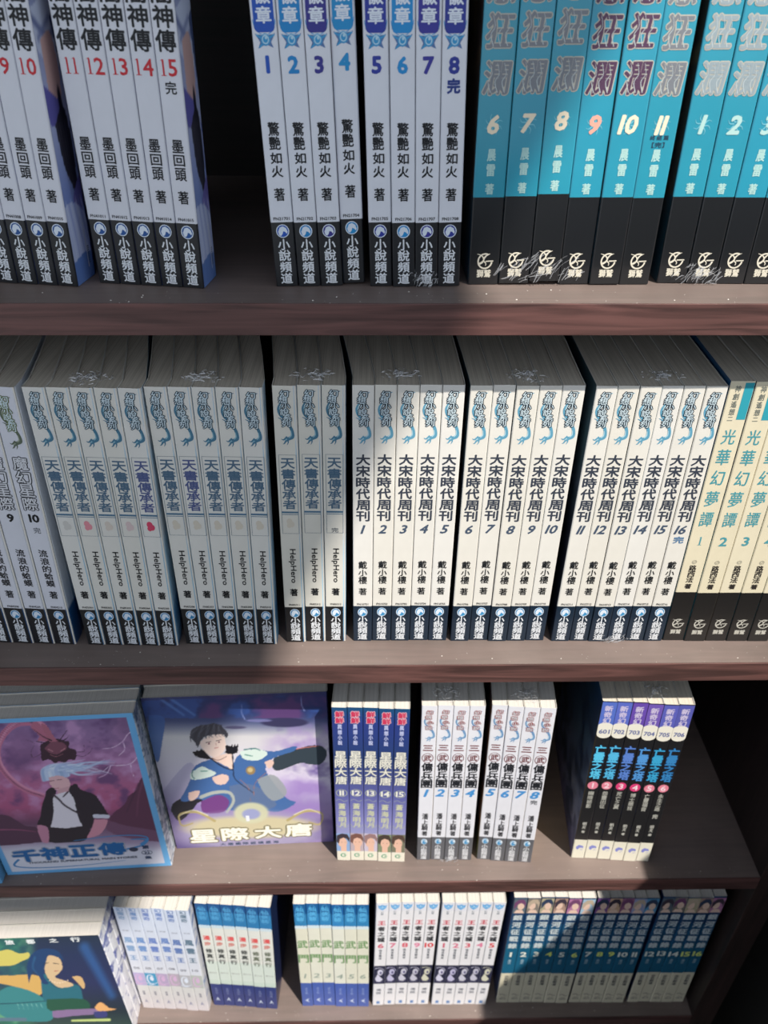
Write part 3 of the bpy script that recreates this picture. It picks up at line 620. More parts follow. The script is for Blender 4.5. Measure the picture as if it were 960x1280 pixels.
ZT = [1.39755, 1.12755, 0.84477, 0.5635]      # shelf tops
ORD = ['leftmost', 'second from left', 'third from left', 'fourth from left', 'fifth from left', 'rightmost']
def ordn(i, n): return 'rightmost' if i == n - 1 else ORD[i]
PACKS = [
    # style, row, vols, x, y, yaw, thick, leanL, leanR, shearL, shearR, crease
    ('red', 0, [7, 8, 9, 10], -0.2065, 0.0323, -8.58, 11.71, 2.38, 2.4, .15, .50, .022),
    ('red', 0, [11, 12, 13, 14, 15], -0.1504, 0.0318, -8.45, 12.07, 0.93, 1.13, .15, .50, .022),
    ('blue', 0, [1, 2, 3, 4], -0.0515, 0.0262, 2.59, 12.30, -1.44, -1.66, .02, .06, .012),
    ('blue', 0, [5, 6, 7, 8], 0.0003, 0.0263, 0.62, 12.47, -1.45, -1.62, .0, .0, .012),
    ('turq', 0, [6, 7, 8, 9, 10, 11], 0.0549, 0.0292, 0.33, 16.97, -0.59, -0.68, 0, 0, .012),
    ('turq', 0, [1, 2, 3, 4], 0.1619, 0.0329, -1.56, 16.35, -0.90, -0.34, 0, 0, .012),
    ('star', 1, [7, 8, 9, 10], -0.2809, 0.0269, -2.82, 15.70, 2.2, 2.2, .20, .20, .012),
    ('box', 1, [1, 2, 3, 4, 5], -0.2097, 0.0238, -1.59, 13.50, 0.95, 1.95, .20, .24, .012),
    ('box', 1, [6, 7, 8, 9, 10], -0.1373, 0.0239, -1.03, 13.55, 0.75, 1.6, .20, .18, .012),
    ('box', 1, [11, 12, 13], -0.0630, 0.0253, 0.01, 14.81, 1.20, 1.17, .12, .10, .012),
    ('song', 1, [1, 2, 3, 4, 5], -0.0132, 0.0262, -0.53, 13.96, 0.68, 0.21, .13, .03, .012),
    ('song', 1, [6, 7, 8, 9, 10], 0.0593, 0.0255, -0.53, 14.05, 0.23, 0.06, .04, -.02, .012),
    ('song', 1, [11, 12, 13, 14, 15, 16], 0.1347, 0.0248, -0.82, 13.92, 0.30, -0.76, .0, -.01, .012),
    ('teal', 1, [1, 2, 3, 4, 5], 0.2189, 0.0240, -1.14, 15.86, -0.70, -1.6, -.01, -.01, .012),
    ('navy', 2, [11, 12, 13, 14, 15], -0.0328, 0.0232, -2.52, 12.78, 0.28, 0.03, 0, 0, .012),
    ('merc', 2, [1, 2, 3, 4], 0.0425, 0.0231, -2.49, 12.98, -0.60, -0.83, 0, 0, .012),
    ('merc', 2, [5, 6, 7, 8], 0.0995, 0.0224, -4.79, 12.82, -0.84, -0.86, 0, 0, .012),
    ('tab', 2, [1, 2, 3, 4, 5, 6], 0.1897, 0.0236, -4.62, 12.15, -1.35, -1.36, 0, 0, .012),
    ('pale', 3, [5, 6, 7, 8, 9, 10], -0.2606, 0.0180, -3.87, 12.66, 1.36, 1.23, 0, 0, .012),
    ('wave', 3, [1, 2, 3, 4, 5, 6], -0.1806, 0.0192, -4.08, 12.17, 1.29, 2.13, 0, .05, .03),
    ('gate', 3, [1, 2, 3, 4, 5, 6], -0.0797, 0.0170, -1.08, 12.65, 0.39, 0.24, 0, 0, .012),
    ('city', 3, [6, 7, 8, 9, 10], 0.0002, 0.0168, 0.77, 12.77, 1.1, 0.97, 0, 0, .012),
    ('city', 3, [1, 2, 3, 4, 5], 0.0675, 0.0167, -1.15, 12.47, 0.64, 0.97, 0, 0, .012),
    ('gal', 3, [1, 2, 3, 4, 5, 6], 0.1417, 0.0174, -0.76, 13.63, -0.17, -0.25, 0, 0, .012),
    ('gal', 3, [7, 8, 9, 10, 11], 0.2254, 0.0172, -1.15, 12.55, -0.25, -0.74, 0, 0, .012),
    ('gal', 3, [12, 13, 14, 15, 16], 0.2925, 0.0167, -1.52, 12.96, -0.90, -1.36, 0, 0, .012),
]
WHERE = {}
PACKWORD = {('red', 7): 'far-left pack, top shelf', ('red', 11): 'second pack, top shelf', ('blue', 1): 'first blue-tagged pack, top shelf', ('blue', 5): 'second blue-tagged pack, top shelf',
            ('turq', 6): 'left turquoise pack, top shelf', ('turq', 1): 'right turquoise pack, top shelf', ('star', 7): 'far-left pack, second shelf',
            ('box', 1): 'left boxed-title pack, second shelf', ('box', 6): 'middle boxed-title pack, second shelf', ('box', 11): 'right boxed-title pack, second shelf',
            ('song', 1): 'left cream pack, second shelf', ('song', 6): 'middle cream pack, second shelf', ('song', 11): 'right cream pack, second shelf', ('teal', 1): 'far-right pack, second shelf',
            ('navy', 11): 'navy pack, third shelf', ('merc', 1): 'left white pack, third shelf', ('merc', 5): 'right white pack, third shelf', ('tab', 1): 'rightmost pack, third shelf',
            ('pale', 5): 'palest pack, bottom shelf', ('wave', 1): 'blue-ended pack, bottom shelf', ('gate', 1): 'green-titled pack, bottom shelf',
            ('city', 6): 'left dark-banded pack, bottom shelf', ('city', 1): 'right dark-banded pack, bottom shelf',
            ('gal', 1): 'left navy pack, bottom shelf', ('gal', 7): 'middle navy pack, bottom shelf', ('gal', 12): 'right navy pack, bottom shelf'}
def label_for(style, vol, i, n, pk):
    look = {'red': 'white paperback, red %d', 'blue': 'white paperback, blue %d', 'turq': 'turquoise paperback, pale %d', 'star': 'white paperback, black %d',
            'box': 'grey paperback', 'song': 'cream paperback, italic %d', 'teal': 'cream paperback, teal %d', 'navy': 'silver-titled paperback', 'merc': 'white paperback, blue %d',
            'tab': 'black paperback, pink disc', 'pale': 'pale paperback', 'wave': 'red-titled paperback', 'gate': 'white paperback, grey %d', 'city': 'white paperback, pink %d', 'gal': 'navy paperback, number %d'}[style]
    if (style, vol) in (('red', 7), ('red', 8), ('star', 7), ('star', 8), ('turq', 4), ('teal', 5)): look = look.split(',')[0] + ' partly out of view'
    elif '%d' in look: look = look % vol
    if style == 'box' and vol == 5: look = 'grey paperback with strong pink stamp'
    if style == 'box' and vol == 2: look = 'grey paperback with pale pink stamp'
    if style == 'box' and vol == 13: look = 'grey paperback with small end mark'
    return look + ', ' + ordn(i, n) + ' in ' + PACKWORD[(style, pk)]
GRP = {'red': 'white paperbacks with red numbers', 'blue': 'white paperbacks with blue tags', 'turq': 'turquoise and black paperbacks', 'star': 'white paperbacks with outlined titles',
       'box': 'grey paperbacks with boxed blue titles', 'song': 'cream paperbacks with italic numbers', 'teal': 'cream paperbacks with teal titles', 'navy': 'navy paperbacks with portraits',
       'merc': 'white paperbacks with light blue numbers', 'tab': 'black paperbacks with number tabs', 'pale': 'pale paperbacks with faint titles', 'wave': 'white paperbacks with reddish titles',
       'gate': 'white paperbacks with green titles', 'city': 'white paperbacks with dark picture bands', 'gal': 'navy paperbacks with cream feet'}
TINT_OFF = {}
LAST = {}
for style, row, vols, x, y, yaw, th, l0, l1, s0, s1, v0 in PACKS:
    n = len(vols); ya = RAD(yaw); H = STYLE[style]['H']
    d = Vector((math.cos(ya), math.sin(ya), 0)); e = Vector((-math.sin(ya), math.cos(ya), 0))
    for i, vol in enumerate(vols):
        la = RAD(l0 + (l1 - l0) * i / n); lb = RAD(l0 + (l1 - l0) * (i + 1) / n)
        tb = th / 1000 - .0003; tt = tb + H * (math.tan(lb) - math.tan(la))
        c = Vector((x, y, ZT[row])) + d * (th / 1000 * i + .0002 + tb / 2)
        jit = random.uniform(-.0006, .0006) * (.3 if s1 > .1 else 1)
        up = 0.0002
        if style == 'blue' and vol == 4: jit = .0012; up = .0012
        if style == 'turq': up = {6: .0003, 7: .001, 8: .0022, 9: .0004, 10: .0007, 11: .0002}.get(vol, .0003)
        if style == 'tab' and vol in (3,): up = .0008
        c += e * jit
        c.z += up + abs(math.sin(la)) * tb / 2 + .0001
        sa = s0 + (s1 - s0) * i / n; sb = s0 + (s1 - s0) * (i + 1) / n
        o = paperback(c, ya, la, tb, tt, style, vol, i, label_for(style, vol, i, n, vols[0]), GRP[style], sa, sb, v0)
        LAST[(style, vol)] = (o, tb, tt, H, sb, v0)

# ------------------------------------------------------------------ painted covers (flat prints as vertex colour on a fine grid)
class Canvas:
    def __init__(self, nu, nv, corners=None):
        self.nu, self.nv = nu, nv
        u, v = np.meshgrid(np.linspace(0, 1, nu), np.linspace(0, 1, nv)); self.u = u.ravel(); self.v = v.ravel()  # v up
        if corners:   # picture space of the four corners: TL, TR, BR, BL
            A = []; B = []
            for (a, b), (px, py) in zip(((0, 1), (1, 1), (1, 0), (0, 0)), corners):
                A.append([a, b, 1, 0, 0, 0, -a * px, -b * px]); B.append(px)
                A.append([0, 0, 0, a, b, 1, -a * py, -b * py]); B.append(py)
            h = np.linalg.solve(np.array(A, float), np.array(B, float))
            w = h[6] * self.u + h[7] * self.v + 1
            self.x = (h[0] * self.u + h[1] * self.v + h[2]) / w; self.y = (h[3] * self.u + h[4] * self.v + h[5]) / w
        else: self.x = self.u * 100; self.y = (1 - self.v) * 100
        self.c = np.zeros((nu * nv, 3))
        self.rng = np.random.RandomState(5)
    def noise(self, sx, sy, oct=3, seed=0):
        r = np.random.RandomState(seed); t = np.zeros_like(self.x); amp = 1; tot = 0
        for o in range(oct):
            g = r.rand(64, 64); a = self.x / sx * 2 ** o; b = self.y / sy * 2 ** o
            i = np.floor(a).astype(int); j = np.floor(b).astype(int); fa = a - i; fb = b - j
            fa = fa * fa * (3 - 2 * fa); fb = fb * fb * (3 - 2 * fb)
            G = lambda p, q: g[p % 64, q % 64]
            t += amp * ((G(i, j) * (1 - fa) + G(i + 1, j) * fa) * (1 - fb) + (G(i, j + 1) * (1 - fa) + G(i + 1, j + 1) * fa) * fb)
            tot += amp; amp *= .5
        return t / tot
    def mix(self, col, a):
        a = np.clip(a, 0, 1)[:, None]; self.c = self.c * (1 - a) + np.array(col, float) * a
    def fill(self, col): self.c[:] = col
    def grad(self, stops):   # by y
        ys = [s[0] for s in stops]
        for k in range(3): self.c[:, k] = np.interp(self.y, ys, [s[1][k] for s in stops])
    def poly(self, pts, col, a=1.0, smooth=True):
        P = spline(list(pts) + [pts[0]], 4)[:-1] if smooth else pts
        ins = np.zeros(len(self.x), bool); n = len(P)
        for i in range(n):
            x0, y0 = P[i]; x1, y1 = P[(i + 1) % n]
            if y0 == y1: continue
            cnd = ((y0 > self.y) != (y1 > self.y)) & (self.x < (x1 - x0) * (self.y - y0) / (y1 - y0) + x0); ins ^= cnd
        self.mix(col, ins * a)
    def stroke(self, pts, w0, w1, col, a=1.0, soft=1.5):
        P = spline(pts, 5); n = len(P); best = np.full(len(self.x), 1e9)
        for i in range(n - 1):
            x0, y0 = P[i]; x1, y1 = P[i + 1]; dx, dy = x1 - x0, y1 - y0; L = dx * dx + dy * dy + 1e-9
            t = np.clip(((self.x - x0) * dx + (self.y - y0) * dy) / L, 0, 1)
            w = (w0 + (w1 - w0) * (i + t) / (n - 1)) / 2
            best = np.minimum(best, np.hypot(self.x - x0 - t * dx, self.y - y0 - t * dy) - w)
        self.mix(col, a * np.clip(.5 - best / soft, 0, 1))
    def ell(self, cx, cy, rx, ry, col, a=1.0, soft=.1, rot=0):
        c, s = math.cos(rot), math.sin(rot); X = (self.x - cx) * c + (self.y - cy) * s; Y = -(self.x - cx) * s + (self.y - cy) * c
        d = np.hypot(X / rx, Y / ry); self.mix(col, a * np.clip((1 - d) / soft + .5, 0, 1))
    def mesh(self, name, pos):
        """pos(u,v)->(x,y,z) arrays"""
        X, Y, Z = pos(self.u, self.v)
        co = np.stack([X, Y, Z], 1).astype(np.float32)
        nu, nv = self.nu, self.nv
        i, j = np.meshgrid(np.arange(nu - 1), np.arange(nv - 1)); a = (j * nu + i).ravel()
        q = np.stack([a, a + 1, a + 1 + nu, a + nu], 1)
        me = bpy.data.meshes.new(name); me.vertices.add(len(co)); me.vertices.foreach_set('co', co.ravel())
        me.loops.add(q.size); me.loops.foreach_set('vertex_index', q.ravel().astype(np.int32))
        me.polygons.add(len(q)); me.polygons.foreach_set('loop_start', np.arange(0, q.size, 4, dtype=np.int32))
        me.update(calc_edges=True)
        s = np.clip(self.c / 255, 0, 1); l = np.where(s <= .04045, s / 12.92, ((s + .055) / 1.055) ** 2.4)
        at = me.color_attributes.new('Col', 'FLOAT_COLOR', 'POINT')
        at.data.foreach_set('color', np.concatenate([l, np.ones((len(l), 1))], 1).astype(np.float32).ravel())
        me.materials.append(vcol_mat('printed_picture')); return me

def paint_dragon_cover():
    cv = Canvas(190, 250, ((-319, 254), (667, 208), (862, 968), (40, 1016)))
    cv.grad([(200, (120, 96, 140)), (330, (146, 112, 158)), (450, (156, 106, 152)), (580, (176, 98, 140)), (680, (168, 84, 126)), (760, (104, 66, 96)), (840, (150, 130, 160)), (900, (196, 194, 210)), (1020, (206, 208, 220))])
    nz = cv.noise(90, 60, 4, 1); top = np.clip((760 - cv.y) / 120, 0, 1)
    cv.mix((196, 150, 196), np.clip((nz - .52) * 4, 0, .7) * top); cv.mix((92, 62, 112), np.clip((.44 - nz) * 4, 0, .75) * top)
    cv.mix((86, 60, 100), np.clip((cv.x - 520) / 160, 0, .6) * np.clip((420 - cv.y) / 150, 0, 1))
    # coiled body
    body = [(250, 330), (215, 275), (150, 252), (85, 262), (25, 310), (-10, 390), (5, 470), (60, 540), (130, 590), (215, 620)]
    cv.stroke(body, 42, 26, (186, 110, 142)); cv.stroke([(x + 6, y - 8) for x, y in body], 14, 8, (214, 150, 178), .8, 6)
    for k, p in enumerate(spline(body, 7)):
        cv.stroke([(p[0] - 12, p[1] - 4), (p[0] + 8, p[1] + 6)], 3, 1, (96, 56, 88), .8)
    cv.ell(110, 400, 70, 110, (120, 84, 128), .6, .6)
    # lightning
    for L in ([(700, 290), (650, 310), (620, 350), (570, 380), (520, 385)], [(620, 350), (630, 390), (600, 420)], [(700, 420), (660, 460), (600, 470), (560, 470), (520, 500)], [(660, 460), (665, 500), (680, 530)], [(560, 470), (540, 510), (500, 530)]):
        cv.stroke(L, 6, 2, (206, 168, 210), .9, 4); cv.stroke(L, 2, 1, (240, 222, 240), .9)
    # rocks
    cv.poly([(580, 700), (630, 660), (650, 620), (690, 590), (705, 545), (725, 530), (740, 580), (760, 640), (800, 720), (830, 820), (700, 810), (600, 760), (550, 740)], (92, 50, 78))
    cv.stroke([(725, 540), (700, 620), (690, 720)], 10, 4, (126, 72, 100), .7, 8); cv.stroke([(700, 560), (660, 650), (640, 700)], 8, 3, (60, 34, 60), .7, 8)
    cv.poly([(-40, 720), (30, 716), (80, 740), (130, 770), (190, 780), (260, 840), (0, 870), (-120, 860)], (82, 50, 76)); cv.stroke([(0, 790), (90, 790), (180, 800)], 5, 2, (180, 90, 130), .8, 4)
    cv.poly([(560, 750), (640, 770), (800, 800), (850, 850), (640, 830), (540, 790)], (112, 74, 104))
    # head
    cv.poly([(190, 345), (230, 350), (250, 340), (225, 290), (180, 245), (160, 280), (200, 320)], (176, 104, 130))
    cv.poly([(205, 365), (235, 350), (262, 340), (290, 335), (320, 345), (352, 352), (350, 380), (386, 395), (382, 440), (350, 440), (330, 455), (300, 450), (280, 458), (250, 440), (215, 445), (208, 410)], (58, 34, 52))
    cv.poly([(228, 385), (262, 350), (290, 345), (325, 360), (340, 382), (310, 405), (285, 415), (250, 405)], (122, 72, 92))
    cv.poly([(250, 350), (225, 300), (210, 262), (240, 275), (270, 318), (290, 350)], (170, 100, 122))
    for L in ([(262, 345), (220, 325), (165, 285)], [(300, 345), (318, 325), (345, 288)], [(300, 350), (330, 340), (352, 318)], [(240, 360), (200, 352), (185, 350)]):
        cv.stroke(L, 8, 1, (52, 30, 50))
    for L in ([(220, 405), (170, 430), (160, 400), (175, 360), (130, 340)], [(370, 410), (420, 425), (465, 390), (455, 350)], [(380, 400), (425, 400), (425, 368)]):
        cv.stroke(L, 3, 1, (74, 46, 74), .9)
    cv.stroke([(245, 388), (270, 400)], 4, 2, (214, 150, 160)); cv.stroke([(330, 385), (305, 400)], 4, 2, (214, 150, 160)); cv.stroke([(255, 415), (285, 425), (320, 412)], 3, 2, (190, 120, 134), .8)
    # man
    for k in range(26):
        r = (k * 37 % 26) / 26; c0 = [(196, 212, 238), (168, 188, 226), (220, 230, 246), (150, 176, 214)][k % 4]
        cv.stroke([(222 + r * 130, 540 - r * 25), (215 + r * 120, 495 - r * 15), (260 + r * 110, 468 + (k % 5) * 7), (350 + r * 90, 455 + (k % 7) * 10), (430 + r * 160, 440 + (k * 13 % 9) * 9)], 20, 1, c0, .85, 5)
    cv.poly([(246, 530), (300, 520), (350, 540), (352, 580), (330, 605), (300, 598), (262, 575)], (222, 178, 184))
    cv.stroke([(255, 548), (275, 545)], 4, 2, (120, 70, 90)); cv.stroke([(290, 542), (312, 540)], 4, 2, (120, 70, 90)); cv.stroke([(278, 585), (298, 582)], 3, 2, (170, 90, 110))
    cv.poly([(290, 590), (355, 575), (345, 620), (300, 640)], (206, 160, 170))
    cv.poly([(262, 620), (300, 610), (350, 600), (385, 625), (400, 700), (430, 770), (350, 782), (262, 780), (258, 700)], (224, 218, 228))
    cv.poly([(232, 600), (262, 578), (285, 600), (268, 640), (272, 700), (258, 770), (240, 780), (190, 770), (205, 720), (215, 660), (228, 625)], (36, 28, 44))
    cv.poly([(352, 575), (385, 560), (410, 590), (470, 610), (500, 640), (545, 712), (540, 730), (478, 728), (470, 770), (440, 790), (410, 760), (385, 690), (375, 640), (350, 600)], (38, 30, 46))
    cv.stroke([(270, 615), (300, 640), (330, 670), (400, 710)], 10, 8, (60, 48, 62)); cv.stroke([(345, 600), (320, 625)], 8, 6, (70, 54, 70))
    cv.poly([(246, 775), (330, 782), (420, 772), (455, 790), (440, 830), (400, 850), (244, 850)], (40, 32, 46))
    cv.poly([(188, 766), (240, 778), (246, 850), (215, 850), (195, 810)], (190, 130, 156)); cv.poly([(478, 738), (540, 740), (530, 780), (500, 815), (440, 830), (460, 790)], (206, 140, 160))
    cv.stroke([(478, 722), (545, 724)], 20, 18, (206, 206, 222))
    # lower title cloud + border
    cv.ell(420, 960, 460, 90, (214, 216, 228), .75, .5)
    t = np.minimum(np.minimum(cv.u * 150, (1 - cv.u) * 150), np.minimum(cv.v * 212, (1 - cv.v) * 212))
    cv.mix((104, 172, 222), (t < 5.0) * 1.0)
    return cv
def paint_prince_cover():
    cv = Canvas(190, 250, ((20, 122), (886, 89), (916, 790), (190, 815)))
    cv.grad([(80, (40, 48, 96)), (190, (44, 56, 104)), (230, (70, 80, 120)), (300, (206, 204, 206)), (520, (214, 206, 226)), (620, (150, 132, 184)), (720, (128, 112, 160)), (820, (90, 80, 130))])
    nz = cv.noise(120, 90, 4, 3)
    r = np.clip((cv.x - 560) / 200, 0, 1) * np.clip((cv.y - 210) / 60, 0, 1)
    cv.mix((152, 124, 190), np.clip((nz - .4) * 3, 0, .85) * r); cv.mix((90, 70, 140), np.clip((.42 - nz) * 5, 0, .9) * r)
    tb = (cv.y < 215).astype(float); cv.mix((96, 60, 110), np.clip((nz - .5) * 5, 0, .8) * tb * (cv.x > 260)); cv.mix((54, 90, 160), np.clip((.48 - nz) * 5, 0, .6) * tb)
    for L in ([(90, 110), (220, 200)], [(130, 105), (270, 200)]): cv.stroke(L, 12, 8, (92, 130, 190), .7, 8)
    cv.poly([(60, 200), (130, 215), (120, 330), (100, 420), (60, 330)], (60, 96, 160), .8)
    cv.poly([(120, 560), (180, 480), (250, 420), (300, 500), (250, 600), (170, 640)], (176, 170, 200), .7)
    for a, b in ((490, 190), (770, 150)): cv.stroke([(a, b - 40), (a, b), (a + 14, b + 30)], 2, 5, (150, 160, 210), .8, 4)
    cv.ell(690, 235, 110, 22, (52, 50, 84), .95, .2); cv.ell(460, 258, 50, 7, (70, 66, 100), .8, .3); cv.ell(570, 226, 60, 7, (120, 120, 170), .8, .3)
    # cape and body
    cv.poly([(640, 400), (720, 370), (800, 345), (860, 345), (890, 380), (860, 430), (800, 430), (760, 425), (660, 460), (630, 440)], (52, 64, 74))
    cv.stroke([(640, 390), (740, 360), (850, 345)], 5, 3, (206, 120, 110), .9)
    cv.poly([(160, 640), (180, 600), (280, 560), (400, 520), (460, 540), (430, 580), (300, 600), (260, 640), (200, 690)], (34, 34, 44))
    cv.poly([(250, 500), (270, 440), (330, 410), (400, 400), (440, 445), (470, 390), (540, 360), (640, 370), (740, 345), (730, 370), (640, 400), (600, 450), (640, 520), (700, 590), (740, 610), (660, 650), (560, 640), (500, 650), (420, 640), (330, 640), (300, 590), (230, 600), (205, 590), (230, 545)], (66, 104, 160))
    cv.poly([(430, 530), (520, 520), (600, 560), (650, 620), (560, 650), (450, 640)], (90, 112, 150)); cv.poly([(560, 500), (640, 480), (700, 560), (640, 600), (590, 560)], (150, 156, 160), .9)
    cv.stroke([(300, 580), (360, 560), (430, 560), (450, 600), (420, 650)], 16, 12, (170, 176, 170)); cv.poly([(300, 600), (380, 570), (430, 600), (400, 650), (310, 650)], (112, 62, 128))
    cv.poly([(250, 470), (300, 440), (330, 450), (370, 470), (330, 490), (260, 500)], (206, 222, 214)); cv.stroke([(262, 455), (258, 480), (270, 495)], 5, 4, (40, 110, 110)); cv.stroke([(300, 460), (330, 460)], 5, 3, (40, 120, 110))
    cv.poly([(480, 370), (560, 360), (610, 378), (570, 410), (500, 405)], (206, 222, 214)); cv.stroke([(500, 362), (550, 356), (575, 366)], 5, 4, (40, 110, 110)); cv.stroke([(505, 385), (540, 392)], 5, 3, (40, 120, 110))
    cv.poly([(240, 560), (290, 550), (285, 580), (250, 598)], (222, 190, 178)); cv.poly([(350, 490), (400, 475), (430, 490), (410, 520), (370, 520)], (222, 190, 178)); cv.poly([(595, 420), (625, 410), (640, 425), (615, 450)], (222, 190, 178))
    cv.poly([(342, 400), (440, 380), (446, 450), (420, 440)], (232, 204, 190)); cv.stroke([(340, 398), (400, 440), (450, 456)], 6, 5, (24, 30, 50)); cv.stroke([(446, 380), (450, 460)], 6, 5, (24, 30, 50)); cv.stroke([(450, 456), (460, 500), (540, 560)], 5, 3, (24, 34, 60))
    cv.stroke([(350, 400), (380, 410), (420, 392)], 3, 2, (90, 50, 50))
    for q in range(4):
        cv.poly([(275 + q * 12, 395 - q * 2), (258 + q * 20, 368 - q * 6), (300 + q * 14, 372)], (22, 22, 32), 1, False)
        cv.poly([(410 + q * 12, 375), (430 + q * 14, 338 - q * 2), (440 + q * 10, 378)], (22, 22, 32), 1, False)
    cv.poly([(280, 395), (300, 362), (345, 400), (320, 404)], (22, 22, 32)); cv.poly([(420, 380), (415, 340), (450, 350), (475, 340), (455, 380)], (22, 22, 32))
    cv.ell(530, 458, 22, 20, (150, 124, 84), 1, .2); cv.ell(528, 456, 12, 11, (200, 180, 130), 1, .3)
    for L in ([(480, 500), (520, 540), (530, 600)], [(600, 470), (550, 520), (545, 580)]): cv.stroke(L, 3, 2, (170, 110, 90), .8)
    # head
    cv.poly([(290, 330), (330, 300), (400, 290), (415, 340), (400, 375), (370, 395), (340, 388), (310, 360)], (240, 216, 204))
    cv.poly([(248, 305), (256, 270), (300, 248), (360, 245), (405, 262), (425, 290), (416, 306), (400, 290), (350, 292), (320, 300), (300, 320), (285, 350), (270, 325)], (70, 70, 80))
    for q in range(15):
        x0 = 262 + q * 11.5; cv.stroke([(330 + q * 4, 244 + abs(q - 7)), (x0 - 4, 285), (x0 + (8 if q % 2 else -9), 332 - 4 * abs(q - 3) + (8 if q < 3 or q > 12 else -14))], 13, 1, (64, 64, 74) if q % 3 else (84, 84, 96), 1, 2)
    for q in range(9): cv.stroke([(300 + q * 12, 246), (275 + q * 15, 290), (268 + q * 18, 316 - q * 2)], 4, 1, (104, 104, 116) if q % 2 else (50, 48, 60), .8, 3)
    cv.stroke([(325, 328), (345, 324)], 4, 2, (50, 30, 40)); cv.stroke([(372, 320), (392, 316)], 4, 2, (50, 30, 40)); cv.ell(337, 333, 5, 4, (120, 60, 80)); cv.ell(384, 326, 5, 4, (120, 60, 80)); cv.stroke([(365, 354), (382, 350)], 4, 2, (190, 100, 100)); cv.stroke([(368, 330), (372, 344)], 2, 1, (206, 160, 150))
    # title ground
    cv.ell(530, 740, 340, 90, (170, 164, 190), .8, .4); cv.ell(530, 720, 300, 50, (206, 196, 150), .85, .35); cv.ell(532, 655, 80, 48, (200, 200, 168), .95, .2); cv.ell(532, 660, 42, 24, (150, 156, 196), 1, .3)
    for s in (-1, 1):
        cx = 532 + s * 0
        cv.stroke([(532 + s * 170, 690), (532 + s * 250, 650), (532 + s * 330, 660), (532 + s * 320, 710), (532 + s * 270, 700)], 12, 6, (176, 160, 110)); cv.stroke([(532 + s * 200, 665), (532 + s * 270, 640), (532 + s * 330, 665)], 4, 2, (226, 220, 190))
    cv.mix((50, 50, 90), (cv.v > .985) * .7)
    return cv
def paint_lady_cover():
    cv = Canvas(190, 250, ((-300, 346), (496, 318), (690, 800), (-12, 832)))
    cv.grad([(310, (34, 50, 70)), (420, (34, 48, 84)), (560, (40, 48, 88)), (700, (36, 50, 60)), (830, (70, 96, 80))])
    nz = cv.noise(80, 60, 3, 9)
    g = np.clip((200 - cv.x) / 120, 0, 1); cv.mix((50, 140, 110), g * np.clip(nz + .1, 0, .9)); cv.mix((130, 180, 130), g * np.clip((nz - .5) * 3, 0, .6))
    cv.stroke([(430, 380), (500, 500), (570, 620)], 50, 36, (48, 92, 150), .8, 30)
    cv.poly([(-60, 420), (40, 390), (100, 410), (150, 405), (150, 430), (110, 450), (60, 470), (-60, 470)], (200, 190, 100))
    cv.poly([(-60, 520), (60, 520), (150, 515), (210, 530), (222, 590), (200, 620), (130, 590), (0, 560), (-80, 560)], (206, 166, 96))
    cv.poly([(0, 600), (60, 575), (160, 600), (230, 640), (270, 700), (260, 750), (150, 755), (40, 740), (-20, 690)], (56, 128, 132)); cv.stroke([(0, 665), (100, 660), (230, 650)], 5, 4, (30, 76, 90)); 
    for q in range(6): cv.stroke([(90 + q * 24, 665), (100 + q * 24, 690)], 3, 2, (150, 200, 190), .7)
    cv.poly([(210, 520), (250, 510), (300, 560), (370, 560), (410, 580), (425, 640), (440, 690), (300, 690), (230, 650), (215, 600)], (40, 104, 120))
    cv.stroke([(240, 530), (290, 580), (370, 570), (400, 560)], 3, 2, (20, 60, 80)); cv.poly([(240, 640), (430, 640), (445, 700), (260, 700)], (36, 84, 66))
    cv.poly([(225, 440), (250, 415), (300, 430), (320, 480), (300, 510), (285, 530), (360, 555), (372, 572), (300, 580), (245, 530), (230, 490)], (206, 178, 140))
    cv.poly([(366, 525), (410, 525), (432, 560), (428, 588), (400, 560)], (206, 170, 120))
    cv.poly([(150, 560), (140, 480), (160, 420), (200, 390), (250, 385), (300, 400), (325, 445), (300, 430), (250, 420), (235, 460), (225, 520), (250, 560), (220, 560), (200, 520), (170, 500)], (28, 62, 106)); cv.stroke([(180, 430), (170, 480), (200, 520)], 10, 3, (46, 100, 140), .7, 8)
    cv.stroke([(225, 462), (250, 455)], 4, 2, (30, 40, 50)); cv.stroke([(275, 458), (300, 462)], 4, 2, (30, 40, 50)); cv.stroke([(280, 498), (300, 496)], 4, 2, (170, 80, 80))
    for q in range(8): cv.ell(255 + q * 13, 545 + 12 * math.sin(q * .45), 3, 3, (236, 214, 190))
    cv.poly([(270, 700), (400, 690), (500, 690), (495, 715), (380, 725), (280, 735)], (134, 110, 150)); cv.poly([(485, 680), (510, 655), (540, 670), (560, 685), (595, 690), (540, 700), (500, 698)], (226, 170, 110))
    cv.poly([(480, 705), (540, 700), (545, 730), (490, 732)], (60, 64, 120)); cv.stroke([(370, 750), (560, 745)], 10, 14, (190, 206, 130)); cv.stroke([(0, 745), (130, 745)], 18, 18, (90, 116, 134))
    return cv

